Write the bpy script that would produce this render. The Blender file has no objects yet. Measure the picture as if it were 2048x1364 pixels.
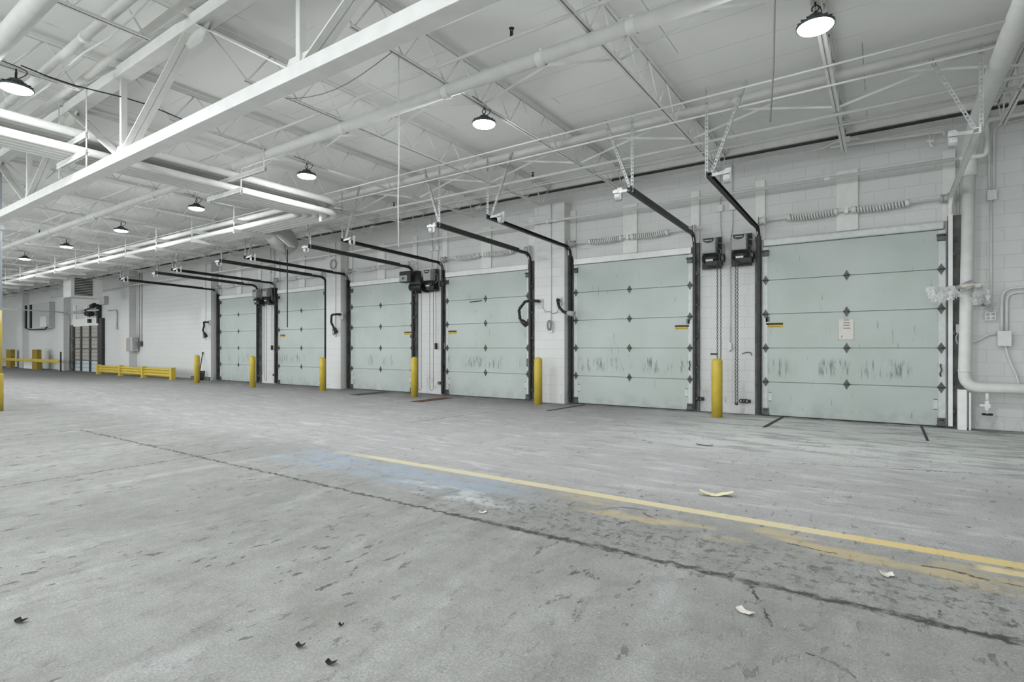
import bpy, bmesh, math, random
from mathutils import Vector, Matrix
random.seed(7)
C = bpy.context.scene.collection
PI = math.pi

# ------------------------------------------------------------------ node helpers
class NT:
    def __init__(s, name, rough=.6, metal=0., spec=.4):
        s.m = bpy.data.materials.new(name); s.m.use_nodes = True
        s.t = s.m.node_tree; s.b = s.t.nodes['Principled BSDF']
        s.b.inputs['Roughness'].default_value = rough; s.b.inputs['Metallic'].default_value = metal
        s.b.inputs['Specular IOR Level'].default_value = spec
        g = s.t.nodes.new('ShaderNodeNewGeometry'); s.P = g.outputs['Position']
        sp = s.t.nodes.new('ShaderNodeSeparateXYZ'); s.t.links.new(s.P, sp.inputs[0])
        s.X, s.Y, s.Z = sp.outputs
    def put(s, sock, v):
        if hasattr(v, 'links'): s.t.links.new(v, sock)
        elif isinstance(v, (tuple, list)): sock.default_value = (*v, 1) if len(v) == 3 and len(sock.default_value) == 4 else v
        else: sock.default_value = v
    def M(s, op, a, b=0., clamp=False):
        n = s.t.nodes.new('ShaderNodeMath'); n.operation = op; n.use_clamp = clamp
        s.put(n.inputs[0], a); s.put(n.inputs[1], b); return n.outputs[0]
    def ss(s, x, lo, hi, a=0., b=1.):
        n = s.t.nodes.new('ShaderNodeMapRange'); n.interpolation_type = 'SMOOTHSTEP'
        s.put(n.inputs[0], x)
        for i, v in enumerate((lo, hi, a, b)): s.put(n.inputs[i+1], v)
        return n.outputs[0]
    def vec(s, x, y, z=0.):
        n = s.t.nodes.new('ShaderNodeCombineXYZ')
        for i, v in enumerate((x, y, z)): s.put(n.inputs[i], v)
        return n.outputs[0]
    def sc(s, kx, ky, kz=1.):
        n = s.t.nodes.new('ShaderNodeVectorMath'); n.operation = 'MULTIPLY'
        s.put(n.inputs[0], s.P); n.inputs[1].default_value = (kx, ky, kz); return n.outputs[0]
    def noise(s, v=None, scale=1., det=4., rough=.55, dist=0.):
        n = s.t.nodes.new('ShaderNodeTexNoise'); s.put(n.inputs['Vector'], s.P if v is None else v)
        n.inputs['Scale'].default_value = scale; n.inputs['Detail'].default_value = min(det, 5)
        n.inputs['Roughness'].default_value = rough; n.inputs['Distortion'].default_value = dist
        return n.outputs[0]
    def voro(s, v=None, scale=1.):
        n = s.t.nodes.new('ShaderNodeTexVoronoi'); s.put(n.inputs['Vector'], s.P if v is None else v)
        n.inputs['Scale'].default_value = scale; return n.outputs['Distance']
    def mix(s, f, a, b, mode='MIX'):
        n = s.t.nodes.new('ShaderNodeMix'); n.data_type = 'RGBA'; n.blend_type = mode
        s.put(n.inputs[0], f); s.put(n.inputs[6], a); s.put(n.inputs[7], b); return n.outputs[2]
    def brick(s, v, c1, c2, mo, w=.4, h=.2, ms=.005):
        n = s.t.nodes.new('ShaderNodeTexBrick'); s.put(n.inputs['Vector'], v)
        for k, q in (('Color1', c1), ('Color2', c2), ('Mortar', mo)): s.put(n.inputs[k], q)
        for k, q in (('Scale', 1.), ('Mortar Size', ms), ('Mortar Smooth', .3), ('Brick Width', w), ('Row Height', h)): n.inputs[k].default_value = q
        return n.outputs['Color'], n.outputs['Fac']
    def bump(s, h, strength=.3, dist=.01):
        n = s.t.nodes.new('ShaderNodeBump'); s.put(n.inputs['Height'], h)
        n.inputs['Strength'].default_value = strength; n.inputs['Distance'].default_value = dist
        s.t.links.new(n.outputs[0], s.b.inputs['Normal'])
    def col(s, c): s.put(s.b.inputs['Base Color'], c); return s.m
    def seg(s, a, b, wob):        # distance on the floor plan to a line piece, with a wobbling edge
        ax, ay = a; dx, dy = b[0]-ax, b[1]-ay; L2 = dx*dx+dy*dy
        px = s.M('SUBTRACT', s.M('ADD', s.X, wob), ax); py = s.M('SUBTRACT', s.M('ADD', s.Y, wob), ay)
        t = s.M('ADD', s.M('MULTIPLY', px, dx/L2), s.M('MULTIPLY', py, dy/L2), True)
        ex = s.M('SUBTRACT', px, s.M('MULTIPLY', t, dx)); ey = s.M('SUBTRACT', py, s.M('MULTIPLY', t, dy))
        return s.M('SQRT', s.M('ADD', s.M('MULTIPLY', ex, ex), s.M('MULTIPLY', ey, ey)))

def paint(name, c, rough=.5, metal=0., var=.08, scale=6., spec=.4):
    n = NT(name, rough, metal, spec)
    f = n.ss(n.noise(scale=scale, det=5), .3, .7)
    d = tuple(x*(1-var) for x in c)
    return n.col(n.mix(f, d, c))

MAT = {}
MAT['white'] = paint('white_gloss_paint', (.80,.80,.77), .45)
MAT['pipewhite'] = paint('white_pipe_paint', (.72,.72,.69), .5, 0, .08, 6, .25)
MAT['steelwhite'] = paint('white_steel_paint', (.78,.78,.75), .5)
MAT['board'] = paint('painted_board', (.76,.76,.73), .6)
MAT['galv'] = paint('galvanised_steel', (.50,.51,.50), .5, .25, .25, 14)
MAT['dark'] = paint('dark_track_steel', (.045,.047,.042), .5, .3, .4, 9)
MAT['hinge'] = paint('dull_hinge_steel', (.12,.125,.12), .45, .4, .4, 25)
MAT['jamb'] = paint('worn_jamb_steel', (.16,.16,.145), .6, .1, .6, 5)
MAT['black'] = paint('black_plastic', (.018,.018,.018), .45, 0, .3, 20)
MAT['housing'] = paint('charcoal_lamp_housing', (.07,.08,.09), .5, .2, .2, 15)
MAT['greycover'] = paint('grey_opener_cover', (.36,.37,.36), .4, 0, .1, 8)
MAT['badge'] = paint('dark_badge', (.018,.02,.018), .35)
MAT['yellow'] = paint('yellow_safety_paint', (.60,.45,.06), .45, 0, .14, 5)
MAT['oldyellow'] = paint('worn_ochre_paint', (.33,.23,.025), .6, 0, .35, 3)
MAT['sticker'] = paint('yellow_sticker', (.6,.43,.03), .5, 0, .3, 60)
MAT['paper'] = paint('aged_paper', (.66,.63,.57), .8, 0, .06, 20)
MAT['ink'] = paint('black_ink', (.03,.03,.03), .8)
MAT['rubber'] = paint('black_rubber', (.02,.02,.02), .8)
MAT['rust'] = paint('rusty_plate', (.16,.075,.035), .8, .2, .6, 7)
MAT['plate'] = paint('dark_floor_steel', (.05,.05,.048), .6, .4, .4, 9)
MAT['chain'] = paint('oiled_chain', (.10,.10,.095), .4, .6, .4, 40)
MAT['cord'] = paint('grey_cord', (.2,.2,.19), .6)
MAT['blue'] = paint('pale_blue_column_paint', (.55,.62,.68), .5)
MAT['scrap'] = paint('cream_scrap', (.68,.66,.42), .7, 0, .1, 30)
MAT['cabinet'] = paint('light_grey_cabinet', (.50,.50,.47), .5)
MAT['lightgrey'] = paint('light_grey_box', (.70,.71,.68), .45)
def m_emit():
    m = bpy.data.materials.new('lamp_lens'); m.use_nodes = True; b = m.node_tree.nodes['Principled BSDF']
    b.inputs['Base Color'].default_value = (.9,.9,.9,1)
    b.inputs['Emission Color'].default_value = (.92,.96,1,1); b.inputs['Emission Strength'].default_value = 14; return m
MAT['lens'] = m_emit()
def m_plastic():
    m = NT('clear_plastic_sheet', .15); n = m.noise(scale=22, det=4)
    m.b.inputs['Transmission Weight'].default_value = .35; m.b.inputs['Alpha'].default_value = .72
    m.b.inputs['IOR'].default_value = 1.15
    m.bump(n, .8, .02); return m.col((.85,.87,.84))
MAT['plastic'] = m_plastic()

def m_wall():
    n = NT('white_block_wall', .6)
    v = n.vec(n.M('ADD', n.X, n.Y), n.Z)
    c, f = n.brick(v, (.64,.64,.62), (.625,.63,.61), (.55,.555,.535))
    big = n.ss(n.noise(scale=.9, det=5), .35, .7)
    c = n.mix(n.M('MULTIPLY', big, .3), c, (.585,.59,.575))
    dirt = n.M('MULTIPLY', n.ss(n.noise(n.sc(5,5,2), 1., 6, .7), .56, .72), n.ss(n.Z, .9, 0.))
    c = n.mix(n.M('MULTIPLY', dirt, .55), c, (.25,.25,.235))
    spots = n.ss(n.noise(scale=9, det=3, rough=.6), .70, .76)
    c = n.mix(n.M('MULTIPLY', spots, .35), c, (.35,.35,.33))
    n.bump(n.M('ADD', n.M('MULTIPLY', f, -1.), n.M('MULTIPLY', n.noise(scale=60, det=3), .25)), .5, .006)
    return n.col(c)
MAT['wall'] = m_wall()

def m_deck():
    n = NT('white_roof_deck', .7)
    fy = n.M('FRACT', n.M('DIVIDE', n.M('ADD', n.Y, 20.), .61))
    l1 = n.ss(n.M('ABSOLUTE', n.M('SUBTRACT', fy, .5)), .492, .499)
    brk = n.ss(n.noise(n.sc(.5, 3), 1.2, 2), .42, .52)
    fx = n.M('FRACT', n.M('DIVIDE', n.M('ADD', n.X, 60.5-.14), 1.88))
    l2 = n.ss(n.M('ABSOLUTE', n.M('SUBTRACT', fx, .5)), .4955, .4985)
    c = n.mix(n.ss(n.noise(scale=.7, det=4), .35, .65), (.83,.83,.805), (.87,.87,.845))
    c = n.mix(n.M('MULTIPLY', n.M('MULTIPLY', l1, brk), .55), c, (.2,.2,.19))
    c = n.mix(n.M('MULTIPLY', n.M('MULTIPLY', l2, n.ss(n.noise(n.sc(3, .9), 1.3, 2), .5, .56)), .6), c, (.16,.16,.15))
    return n.col(c)
MAT['deck'] = m_deck()

def m_door():
    n = NT('pale_green_grey_door', .45)
    c = n.mix(n.ss(n.noise(scale=1.3, det=4), .3, .7), (.41,.455,.42), (.455,.495,.465))
    band = n.M('MULTIPLY', n.ss(n.Z, .66, .80), n.ss(n.Z, 1.08, .93))
    sm = n.ss(n.noise(n.sc(17, 1, 2.6), 1., 6, .68), .49, .66)
    pat = n.ss(n.noise(n.sc(1.7, 1, .1), 1., 2), .40, .55)
    c = n.mix(n.M('MULTIPLY', n.M('MULTIPLY', n.M('MULTIPLY', sm, pat), band), .85), c, (.13,.14,.13))
    sm2 = n.ss(n.noise(n.sc(26, 1, 3.), 1., 3, .5), .69, .73)
    c = n.mix(n.M('MULTIPLY', sm2, .55), c, (.18,.19,.18))
    low = n.M('MULTIPLY', n.ss(n.Z, .35, .0), n.ss(n.noise(scale=5, det=5), .4, .65))
    c = n.mix(n.M('MULTIPLY', low, .45), c, (.26,.27,.26))
    return n.col(c)
MAT['door'] = m_door()
MAT['stile'] = paint('door_edge_stile', (.60,.625,.60), .4, .05, .12, 12)

def m_rollup():
    n = NT('tan_grey_far_door', .6)
    f = n.M('FRACT', n.M('DIVIDE', n.Z, .2)); l = n.ss(n.M('ABSOLUTE', n.M('SUBTRACT', f, .5)), .42, .48)
    c = n.mix(n.ss(n.Z, .60, .56), (.36,.335,.29), (.47,.53,.54))
    c = n.mix(n.M('MULTIPLY', l, .75), c, (.07,.07,.065))
    return n.col(c)
MAT['rollup'] = m_rollup()

def m_floor():
    n = NT('worn_concrete', .75, 0, .25)
    dock = n.ss(n.Y, 3.7, 4.6)
    big = n.ss(n.noise(n.sc(.6,.42), 1., 5, .6), .32, .68)
    c = n.mix(big, (.265,.268,.252), (.345,.348,.332))
    st = n.ss(n.noise(n.sc(2.6, .62), 1., 8, .64, .5), .47, .70)          # trowel and tyre streaks run towards the doors
    c = n.mix(n.M('MULTIPLY', st, .5), c, (.46,.468,.46))
    dk = n.ss(n.noise(n.sc(2.4, .8), 1.7, 8, .7, .7), .52, .72)
    c = n.mix(n.M('MULTIPLY', dk, .55), c, (.185,.182,.165))
    mid = n.ss(n.noise(scale=5.5, det=6, rough=.7), .4, .66)
    c = n.mix(n.M('MULTIPLY', mid, .40), c, (.19,.19,.178))
    # dock side of the yellow line: cooler, streaked by tyres, paler beside the doors
    c = n.mix(n.M('MULTIPLY', dock, .60), c, (.46,.445,.455))
    lt = n.ss(n.noise(n.sc(.9, 3.6), 1.5, 8, .68, .5), .5, .68)
    c = n.mix(n.M('MULTIPLY', n.M('MULTIPLY', lt, dock), .55), c, (.62,.62,.625))
    ty = n.ss(n.noise(n.sc(.8, 4.5), 1.9, 8, .7, .6), .53, .70)
    c = n.mix(n.M('MULTIPLY', n.M('MULTIPLY', ty, dock), .55), c, (.22,.21,.215))
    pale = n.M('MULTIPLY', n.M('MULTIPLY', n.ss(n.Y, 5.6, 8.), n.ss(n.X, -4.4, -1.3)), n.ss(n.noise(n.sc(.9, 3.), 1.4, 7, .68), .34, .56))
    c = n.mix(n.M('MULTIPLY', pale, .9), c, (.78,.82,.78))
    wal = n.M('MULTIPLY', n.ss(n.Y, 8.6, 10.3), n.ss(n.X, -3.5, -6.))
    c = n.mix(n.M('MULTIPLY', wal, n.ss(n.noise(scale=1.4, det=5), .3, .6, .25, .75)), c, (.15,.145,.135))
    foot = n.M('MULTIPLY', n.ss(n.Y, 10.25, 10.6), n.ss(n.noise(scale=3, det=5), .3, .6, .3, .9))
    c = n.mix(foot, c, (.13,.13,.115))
    far = n.M('MULTIPLY', n.ss(n.X, -20., -26.), n.ss(n.Y, 5.5, 8.5))
    c = n.mix(n.M('MULTIPLY', far, .6), c, (.14,.14,.14))
    lo = n.M('MULTIPLY', n.ss(n.noise(n.sc(.8,.8), 1.3, 4, .6), .55, .7), n.ss(n.Y, 2.6, 1.6))
    c = n.mix(n.M('MULTIPLY', lo, .4), c, (.20,.192,.17))
    # fine grain, chips and pits
    c = n.mix(n.M('MULTIPLY', n.ss(n.noise(scale=95, det=3, rough=.7), .38, .62), .40), c, (.12,.12,.11))
    c = n.mix(n.M('MULTIPLY', n.ss(n.noise(n.sc(1.6,1.), 34, 3, .6), .55, .72), .22), c, (.52,.525,.51))
    chip = n.M('MULTIPLY', n.ss(n.voro(scale=30), .14, .07), n.ss(n.noise(scale=1.6, det=3), .50, .62))
    c = n.mix(n.M('MULTIPLY', chip, .55), c, (.62,.63,.61))
    pit = n.ss(n.noise(n.sc(13, 5.5), 1.2, 5, .6), .60, .645)
    pitz = n.ss(n.noise(scale=.9, det=4, rough=.6), .42, .60)
    pitm = n.M('MULTIPLY', n.M('MULTIPLY', pit, pitz), n.M('SUBTRACT', .8, n.M('MULTIPLY', dock, .4)))
    c = n.mix(pitm, c, (.075,.073,.066))
    pk = n.ss(n.voro(scale=2.3), .045, .028)
    c = n.mix(n.M('MULTIPLY', pk, .8), c, (.06,.06,.055))
    # paint: yellow line, blue and orange stains left along it
    wob = n.M('MULTIPLY', n.M('SUBTRACT', n.noise(scale=3.2, det=4), .5), .14)
    fine = n.M('MULTIPLY', n.M('SUBTRACT', n.noise(scale=26, det=3), .5), .05)
    wear = n.noise(n.sc(1.5, 6), 1., 6, .65)
    def boxm(x0, x1, y0, y1, e):
        return n.M('MULTIPLY', n.M('MULTIPLY', n.ss(n.X, x0-e, x0+e), n.ss(n.X, x1+e, x1-e)), n.M('MULTIPLY', n.ss(n.Y, y0-e*.25, y0+e*.25), n.ss(n.Y, y1+e*.25, y1-e*.25)))
    blue = n.M('MULTIPLY', boxm(-5.6, -2.5, 3.42, 4.06, .5), n.ss(wear, .36, .6))
    c = n.mix(n.M('MULTIPLY', blue, .75), c, (.27,.33,.40))
    whi = n.M('MULTIPLY', boxm(-3.7, -2.4, 3.32, 3.62, .3), n.ss(n.noise(n.sc(2.5, 4), 1.2, 5), .46, .6))
    c = n.mix(n.M('MULTIPLY', whi, .4), c, (.66,.67,.67))
    org = n.M('MULTIPLY', boxm(-2.1, .9, 3.58, 4.03, .4), n.ss(n.noise(n.sc(1.1, 3.2), 1.3, 5), .47, .64))
    c = n.mix(n.M('MULTIPLY', org, .75), c, (.47,.385,.22))
    yl = n.ss(n.M('ABSOLUTE', n.M('SUBTRACT', n.M('ADD', n.Y, n.M('MULTIPLY', fine, .25)), 4.11)), .064, .052)
    yl = n.M('MULTIPLY', n.M('MULTIPLY', yl, n.ss(n.X, -5.5, -4.6)), n.ss(wear, .24, .44, .45, 1.))
    yc = n.mix(n.ss(n.X, -.35, -.05), (.60,.53,.33), (.62,.49,.22))
    c = n.mix(n.M('MULTIPLY', yl, n.ss(n.X, -4.6, 0., .72, .95)), c, yc)
    yl2 = n.M('MULTIPLY', n.ss(n.M('ABSOLUTE', n.M('SUBTRACT', n.Y, 3.955)), .05, .04), n.M('MULTIPLY', n.ss(n.X, .40, .48), n.ss(wear, .3, .5, .3, .9)))
    c = n.mix(yl2, c, (.62,.51,.28))
    # joints and cracks
    w3 = n.noise(scale=1.7, det=3)
    lines = []
    def crack(a, b, w, wb=None, soft=1.7):
        d = n.seg(a, b, wob if wb is None else wb); d = n.M('ADD', d, fine)
        lines.append(n.ss(d, w*soft, w*.35))
    sw = n.M('ADD', n.M('MULTIPLY', wob, .28), n.M('MULTIPLY', n.M('SUBTRACT', n.noise(scale=10, det=6, rough=.72), .5), .17))
    lw = n.M('MULTIPLY', n.M('SUBTRACT', n.noise(scale=14, det=4, rough=.65), .5), .05)
    crack((-9.8, 3.02), (-2.4, 3.02), .015, sw); crack((-2.6, 3.03), (6., 3.05), .027, sw)
    crack((-9.9, 3.45), (-9.8, -3.), .012, sw); crack((-6.4, -3.), (-6.37, 3.7), .012, sw)
    crack((-6.38, 6.4), (-6.12, 8.9), .011, sw); crack((-.7, 6.45), (2.2, 7.35), .008, sw)
    for a, e, w_ in (((-.24,2.46),(-.15,2.43),.004), ((-.15,2.43),(-.06,2.34),.005), ((-.56,3.0),(-.50,2.84),.006), ((-.46,2.76),(-.40,2.60),.004),
                     ((-1.78,3.72),(-1.65,3.90),.008), ((-1.65,3.90),(-1.46,3.93),.008), ((-1.46,3.85),(-1.34,3.77),.008), ((-.48,3.77),(-.24,3.73),.009),
                     ((.19,3.80),(.33,3.82),.008), ((.30,3.82),(.45,3.76),.012), ((.45,3.76),(1.6,3.76),.005), ((-7.69,2.95),(-7.27,3.19),.014)):
        crack(a, e, w_, lw)
    tot = lines[0]
    for l in lines[1:]: tot = n.M('MAXIMUM', tot, l)
    tot = n.M('MULTIPLY', tot, n.ss(n.noise(scale=13, det=5, rough=.7), .34, .52, .25, 1.))
    rub = n.M('MULTIPLY', n.ss(n.M('ABSOLUTE', n.M('SUBTRACT', n.Y, n.M('ADD', 3.38, n.M('MULTIPLY', wob, 2.)))), .40, .12), n.ss(n.X, -3.6, -2.4))
    rub = n.M('MULTIPLY', rub, n.ss(n.noise(n.sc(9, 9), 1.6, 7, .75), .51, .60))
    c = n.mix(n.M('MULTIPLY', rub, .75), c, (.10,.10,.09))
    c = n.mix(n.M('MULTIPLY', tot, .95), c, (.045,.043,.039))
    h = n.M('SUBTRACT', n.M('MULTIPLY', n.noise(scale=18, det=4, rough=.65), .35), pit)
    n.bump(h, .45, .02)
    return n.col(c)
MAT['floor'] = m_floor()

# ------------------------------------------------------------------ mesh helpers (everything authored in metres in the hall)
class MB:
    def __init__(s): s.bm = bmesh.new()
    def faces(s, vs, fs, smooth=False):
        v = [s.bm.verts.new(p) for p in vs]
        for f in fs:
            try: q = s.bm.faces.new([v[i] for i in f]); q.smooth = smooth
            except ValueError: pass
        return s
    def box(s, x0, x1, y0, y1, z0, z1):
        return s.faces([(x, y, z) for x in (x0, x1) for y in (y0, y1) for z in (z0, z1)],
                       [(0,1,3,2),(4,6,7,5),(0,4,5,1),(2,3,7,6),(0,2,6,4),(1,5,7,3)])
    def bar(s, p, q, w, h, up=(0,0,1)):          # rectangular bar from p to q
        p, q = Vector(p), Vector(q); d = (q-p).normalized(); up = Vector(up)
        if abs(d.dot(up)) > .98: up = Vector((1,0,0))
        a = d.cross(up).normalized()*w/2; b = a.cross(d).normalized()*h/2
        return s.faces([e+i*a+j*b for e in (p, q) for i in (-1,1) for j in (-1,1)],
                       [(0,1,3,2),(4,6,7,5),(0,4,5,1),(2,3,7,6),(0,2,6,4),(1,5,7,3)])
    def tube(s, pts, r, n=8, closed=False, caps=True):
        pts = [Vector(p) for p in pts]; N = len(pts); rings = []; ref = None
        for i, p in enumerate(pts):
            if closed: d = pts[(i+1) % N]-pts[i-1]
            else: d = (pts[min(i+1, N-1)]-pts[max(i-1, 0)])
            d.normalize()
            if ref is None:
                ref = Vector((0,0,1)) if abs(d.z) < .9 else Vector((1,0,0))
            a = (ref-d*ref.dot(d)); a.normalize(); b = d.cross(a); ref = a
            rr = r[i] if isinstance(r, (list, tuple)) else r
            rings.append([s.bm.verts.new(p+rr*(math.cos(2*PI*k/n)*a+math.sin(2*PI*k/n)*b)) for k in range(n)])
        for i in range(N if closed else N-1):
            A, B = rings[i], rings[(i+1) % N]
            for k in range(n):
                f = s.bm.faces.new((A[k], A[(k+1) % n], B[(k+1) % n], B[k])); f.smooth = True
        if caps and not closed:
            s.bm.faces.new(rings[0][::-1]); s.bm.faces.new(rings[-1])
        return s
    def lathe(s, prof, n=24, M=None, smooth=True):   # prof: (r, z) list
        M = M or Matrix(); rings = []
        for r, z in prof:
            if r < 1e-5: rings.append([s.bm.verts.new(M @ Vector((0,0,z)))])
            else: rings.append([s.bm.verts.new(M @ Vector((r*math.cos(2*PI*k/n), r*math.sin(2*PI*k/n), z))) for k in range(n)])
        for A, B in zip(rings, rings[1:]):
            for k in range(n):
                j = (k+1) % n
                if len(A) == 1 and len(B) == 1: continue
                vs = (A[0], B[j], B[k]) if len(A) == 1 else (A[k], A[j], B[0]) if len(B) == 1 else (A[k], A[j], B[j], B[k])
                f = s.bm.faces.new(vs); f.smooth = smooth
        return s
    def cyl(s, p, q, r, n=16): return s.tube([p, q], r, n)
    def prism(s, poly, off):                      # closed outline (3D points) pushed along off
        k = len(poly); off = Vector(off); a = [Vector(p) for p in poly]
        return s.faces(a+[p+off for p in a], [tuple(range(k))[::-1], tuple(range(k, 2*k))]+[(i, (i+1) % k, k+(i+1) % k, k+i) for i in range(k)])
    def mesh(s, name, mat, base=(0,0,0)):
        bmesh.ops.recalc_face_normals(s.bm, faces=s.bm.faces)
        bmesh.ops.translate(s.bm, verts=s.bm.verts, vec=-Vector(base))
        me = bpy.data.meshes.new(name); s.bm.to_mesh(me); s.bm.free()
        me.materials.append(MAT[mat]); return me
def wbase(p):
    v = Vector((0,0,0))
    while p: v = v+Vector(p.location); p = p.parent
    return v
def obj(name, mb, mat, parent=None, bevel=0., label=None):
    o = bpy.data.objects.new(name, mb.mesh(name, mat, wbase(parent))); C.objects.link(o)
    if parent: o.parent = parent
    if bevel:
        b = o.modifiers.new('bevel', 'BEVEL'); b.width = bevel; b.segments = 2; b.limit_method = 'ANGLE'
    if label: o['label'] = label
    return o
def inst(name, me, parent, loc):
    o = bpy.data.objects.new(name, me); C.objects.link(o); o.parent = parent
    o.location = Vector(loc)-wbase(parent); return o
def tag(o, label, cat, group=None, kind=None):
    o['label'] = label; o['category'] = cat
    if group: o['group'] = group
    if kind: o['kind'] = kind
    return o
def thing(name, label, cat, loc, group=None, kind=None):
    o = bpy.data.objects.new(name, None); C.objects.link(o); o.location = loc; o.empty_display_size = .2
    return tag(o, label, cat, group, kind)
def single(name, mb, mat, label, cat, group=None, kind=None, bevel=0.):
    return tag(obj(name, mb, mat, None, bevel), label, cat, group, kind)
def dup(root, delta, label):
    r = root.copy(); C.objects.link(r); r.location = Vector(root.location)+Vector(delta); r['label'] = label
    for ch in list(root.children):
        c = ch.copy(); C.objects.link(c); c.parent = r
        for g in list(ch.children):
            d = g.copy(); C.objects.link(d); d.parent = c
    return r
def fillet(pts, r, n=6):
    pts = [Vector(p) for p in pts]; out = [pts[0]]
    for a, b, c in zip(pts, pts[1:], pts[2:]):
        u, v = (a-b), (c-b); k = min(r, u.length*.49, v.length*.49); u.normalize(); v.normalize()
        p, q = b+u*k, b+v*k
        for i in range(n+1):
            t = i/n; out.append(p*(1-t)**2+b*2*t*(1-t)+q*t*t)
    out.append(pts[-1]); return out

W = 10.71            # inner face of the dock wall
DECK = 4.86
DN = ['the dock door with the paper sign', 'the second dock door from the paper sign', 'the third dock door from the paper sign',
      'the fourth dock door from the paper sign', 'the fifth dock door from the paper sign', 'the sixth dock door from the paper sign']
ORD = ['first', 'second', 'third', 'fourth', 'fifth', 'sixth', 'seventh', 'eighth', 'ninth', 'tenth', 'eleventh', 'twelfth', 'thirteenth', 'fourteenth', 'fifteenth', 'sixteenth', 'seventeenth', 'eighteenth', 'nineteenth', 'twentieth', 'twenty-first', 'twenty-second', 'twenty-third', 'twenty-fourth', 'twenty-fifth', 'twenty-sixth']
DC = [-.495, -4.34, -8.09, -11.86, -15.61, -19.40]      # centre of each dock door
HW = 1.30

# ------------------------------------------------------------------ the hall
b = MB(); b.faces([(-54,-9,0),(7,-9,0),(7,10.9,0),(-54,10.9,0)], [(0,1,2,3)])
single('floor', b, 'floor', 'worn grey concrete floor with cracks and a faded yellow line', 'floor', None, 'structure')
b = MB().box(-54, 7, -9, 11.3, DECK, DECK+.2)
single('ceiling', b, 'deck', 'white painted roof deck with thin panel seams', 'ceiling', None, 'structure')
wall = single('wall_back', MB().box(-54, 7, W, 11.0, 0, 4.77), 'wall', 'white painted concrete block wall behind the dock doors', 'wall', None, 'structure')
for (x0, x1, zt), pn in zip(((-6.50,-5.735,4.42), (-13.98,-13.30,4.42), (-21.6,-20.86,4.42), (-29.0,-28.1,4.74), (-37.2,-36.4,4.74), (-44.5,-43.5,4.74)), ('between the second and third dock doors','between the fourth and fifth dock doors','beside the sixth dock door and the shovel','with the pale panel board','just past the far tan door','behind the low guard rail')):
    single('pillar', MB().box(x0, x1, W-.31, W-.001, 0, zt), 'wall', 'white block pilaster %s' % pn, 'pilaster', 'pilasters of the dock wall', 'structure')
single('wall_left', MB().box(-54.2, -54, -9, 11, 0, DECK), 'wall', 'white end wall at the far end of the hall', 'wall', None, 'structure')
single('wall_light_block', MB().box(6.8, 7, -9, 11, 0, DECK), 'wall', 'unseen white wall added to block light at the near end of the hall', 'wall', None, 'structure')  # unseen wall, added to keep outside light off the near end
single('gap_shade_sheet', MB().box(-54, 7, 11.0, 11.06, 0, DECK), 'rubber', 'black sheet standing in for shade in the gap atop the block wall', 'trim', None, 'structure')  # black backing, coloured to stand in for shade inside the wall-top gap
single('trim_2', MB().box(-54, 7, 10.46, 10.52, 4.765, DECK-.002), 'steelwhite', 'white ledger angle under the roof deck along the dock wall', 'trim', None, 'structure')

# ------------------------------------------------------------------ dock doors
def diamond(): # strap hinge: diamond leaf with folded rib and knuckle
    b = MB(); o = (0,0,0)
    pts = [(0,-.092),(-.043,-.012),(-.043,.012),(0,.092),(.043,.012),(.043,-.012)]
    b.prism([(x, 0, z) for x, z in pts], (0,-.006,0))
    b.cyl((-.05,-.012,0),(.05,-.012,0), .012, 8)
    for x in (-.02,.02): b.bar((x,-.008,-.04),(x,-.008,.04), .006, .012, (0,1,0))
    return b.mesh('hinge', 'hinge')
HINGE = diamond()
def roller():
    b = MB().box(-.05,.05,-.03,0,-.055,.055); b.cyl((-.06,-.035,.03),(.06,-.035,.03), .014, 8); b.box(-.045,.045,-.05,-.02,-.05,-.03)
    return b.mesh('roller_bracket', 'hinge')
ROLL = roller()
def corner():
    b = MB().box(-.05,.05,-.022,0,0,.12); b.cyl((-.03,-.03,.09),(.03,-.03,.09), .012, 8); b.box(-.06,.06,-.03,0,0,.018)
    return b.mesh('corner_bracket', 'hinge')
CORN = corner()
FY = 10.66            # face of the door panels
dl = ['pale green-grey sectional dock door with a paper sign taped on it', 'pale green-grey dock door, second from the paper-sign door, between pilaster and grey openers',
      'pale green-grey dock door, third from the paper-sign door, with black mark near its top', 'pale green-grey dock door, fourth from the paper-sign door, under the boxy black opener',
      'pale green-grey dock door, fifth from the paper-sign door, behind the hanging dark rod', 'pale green-grey dock door, sixth and farthest from the paper-sign door']
doors = []
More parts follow.
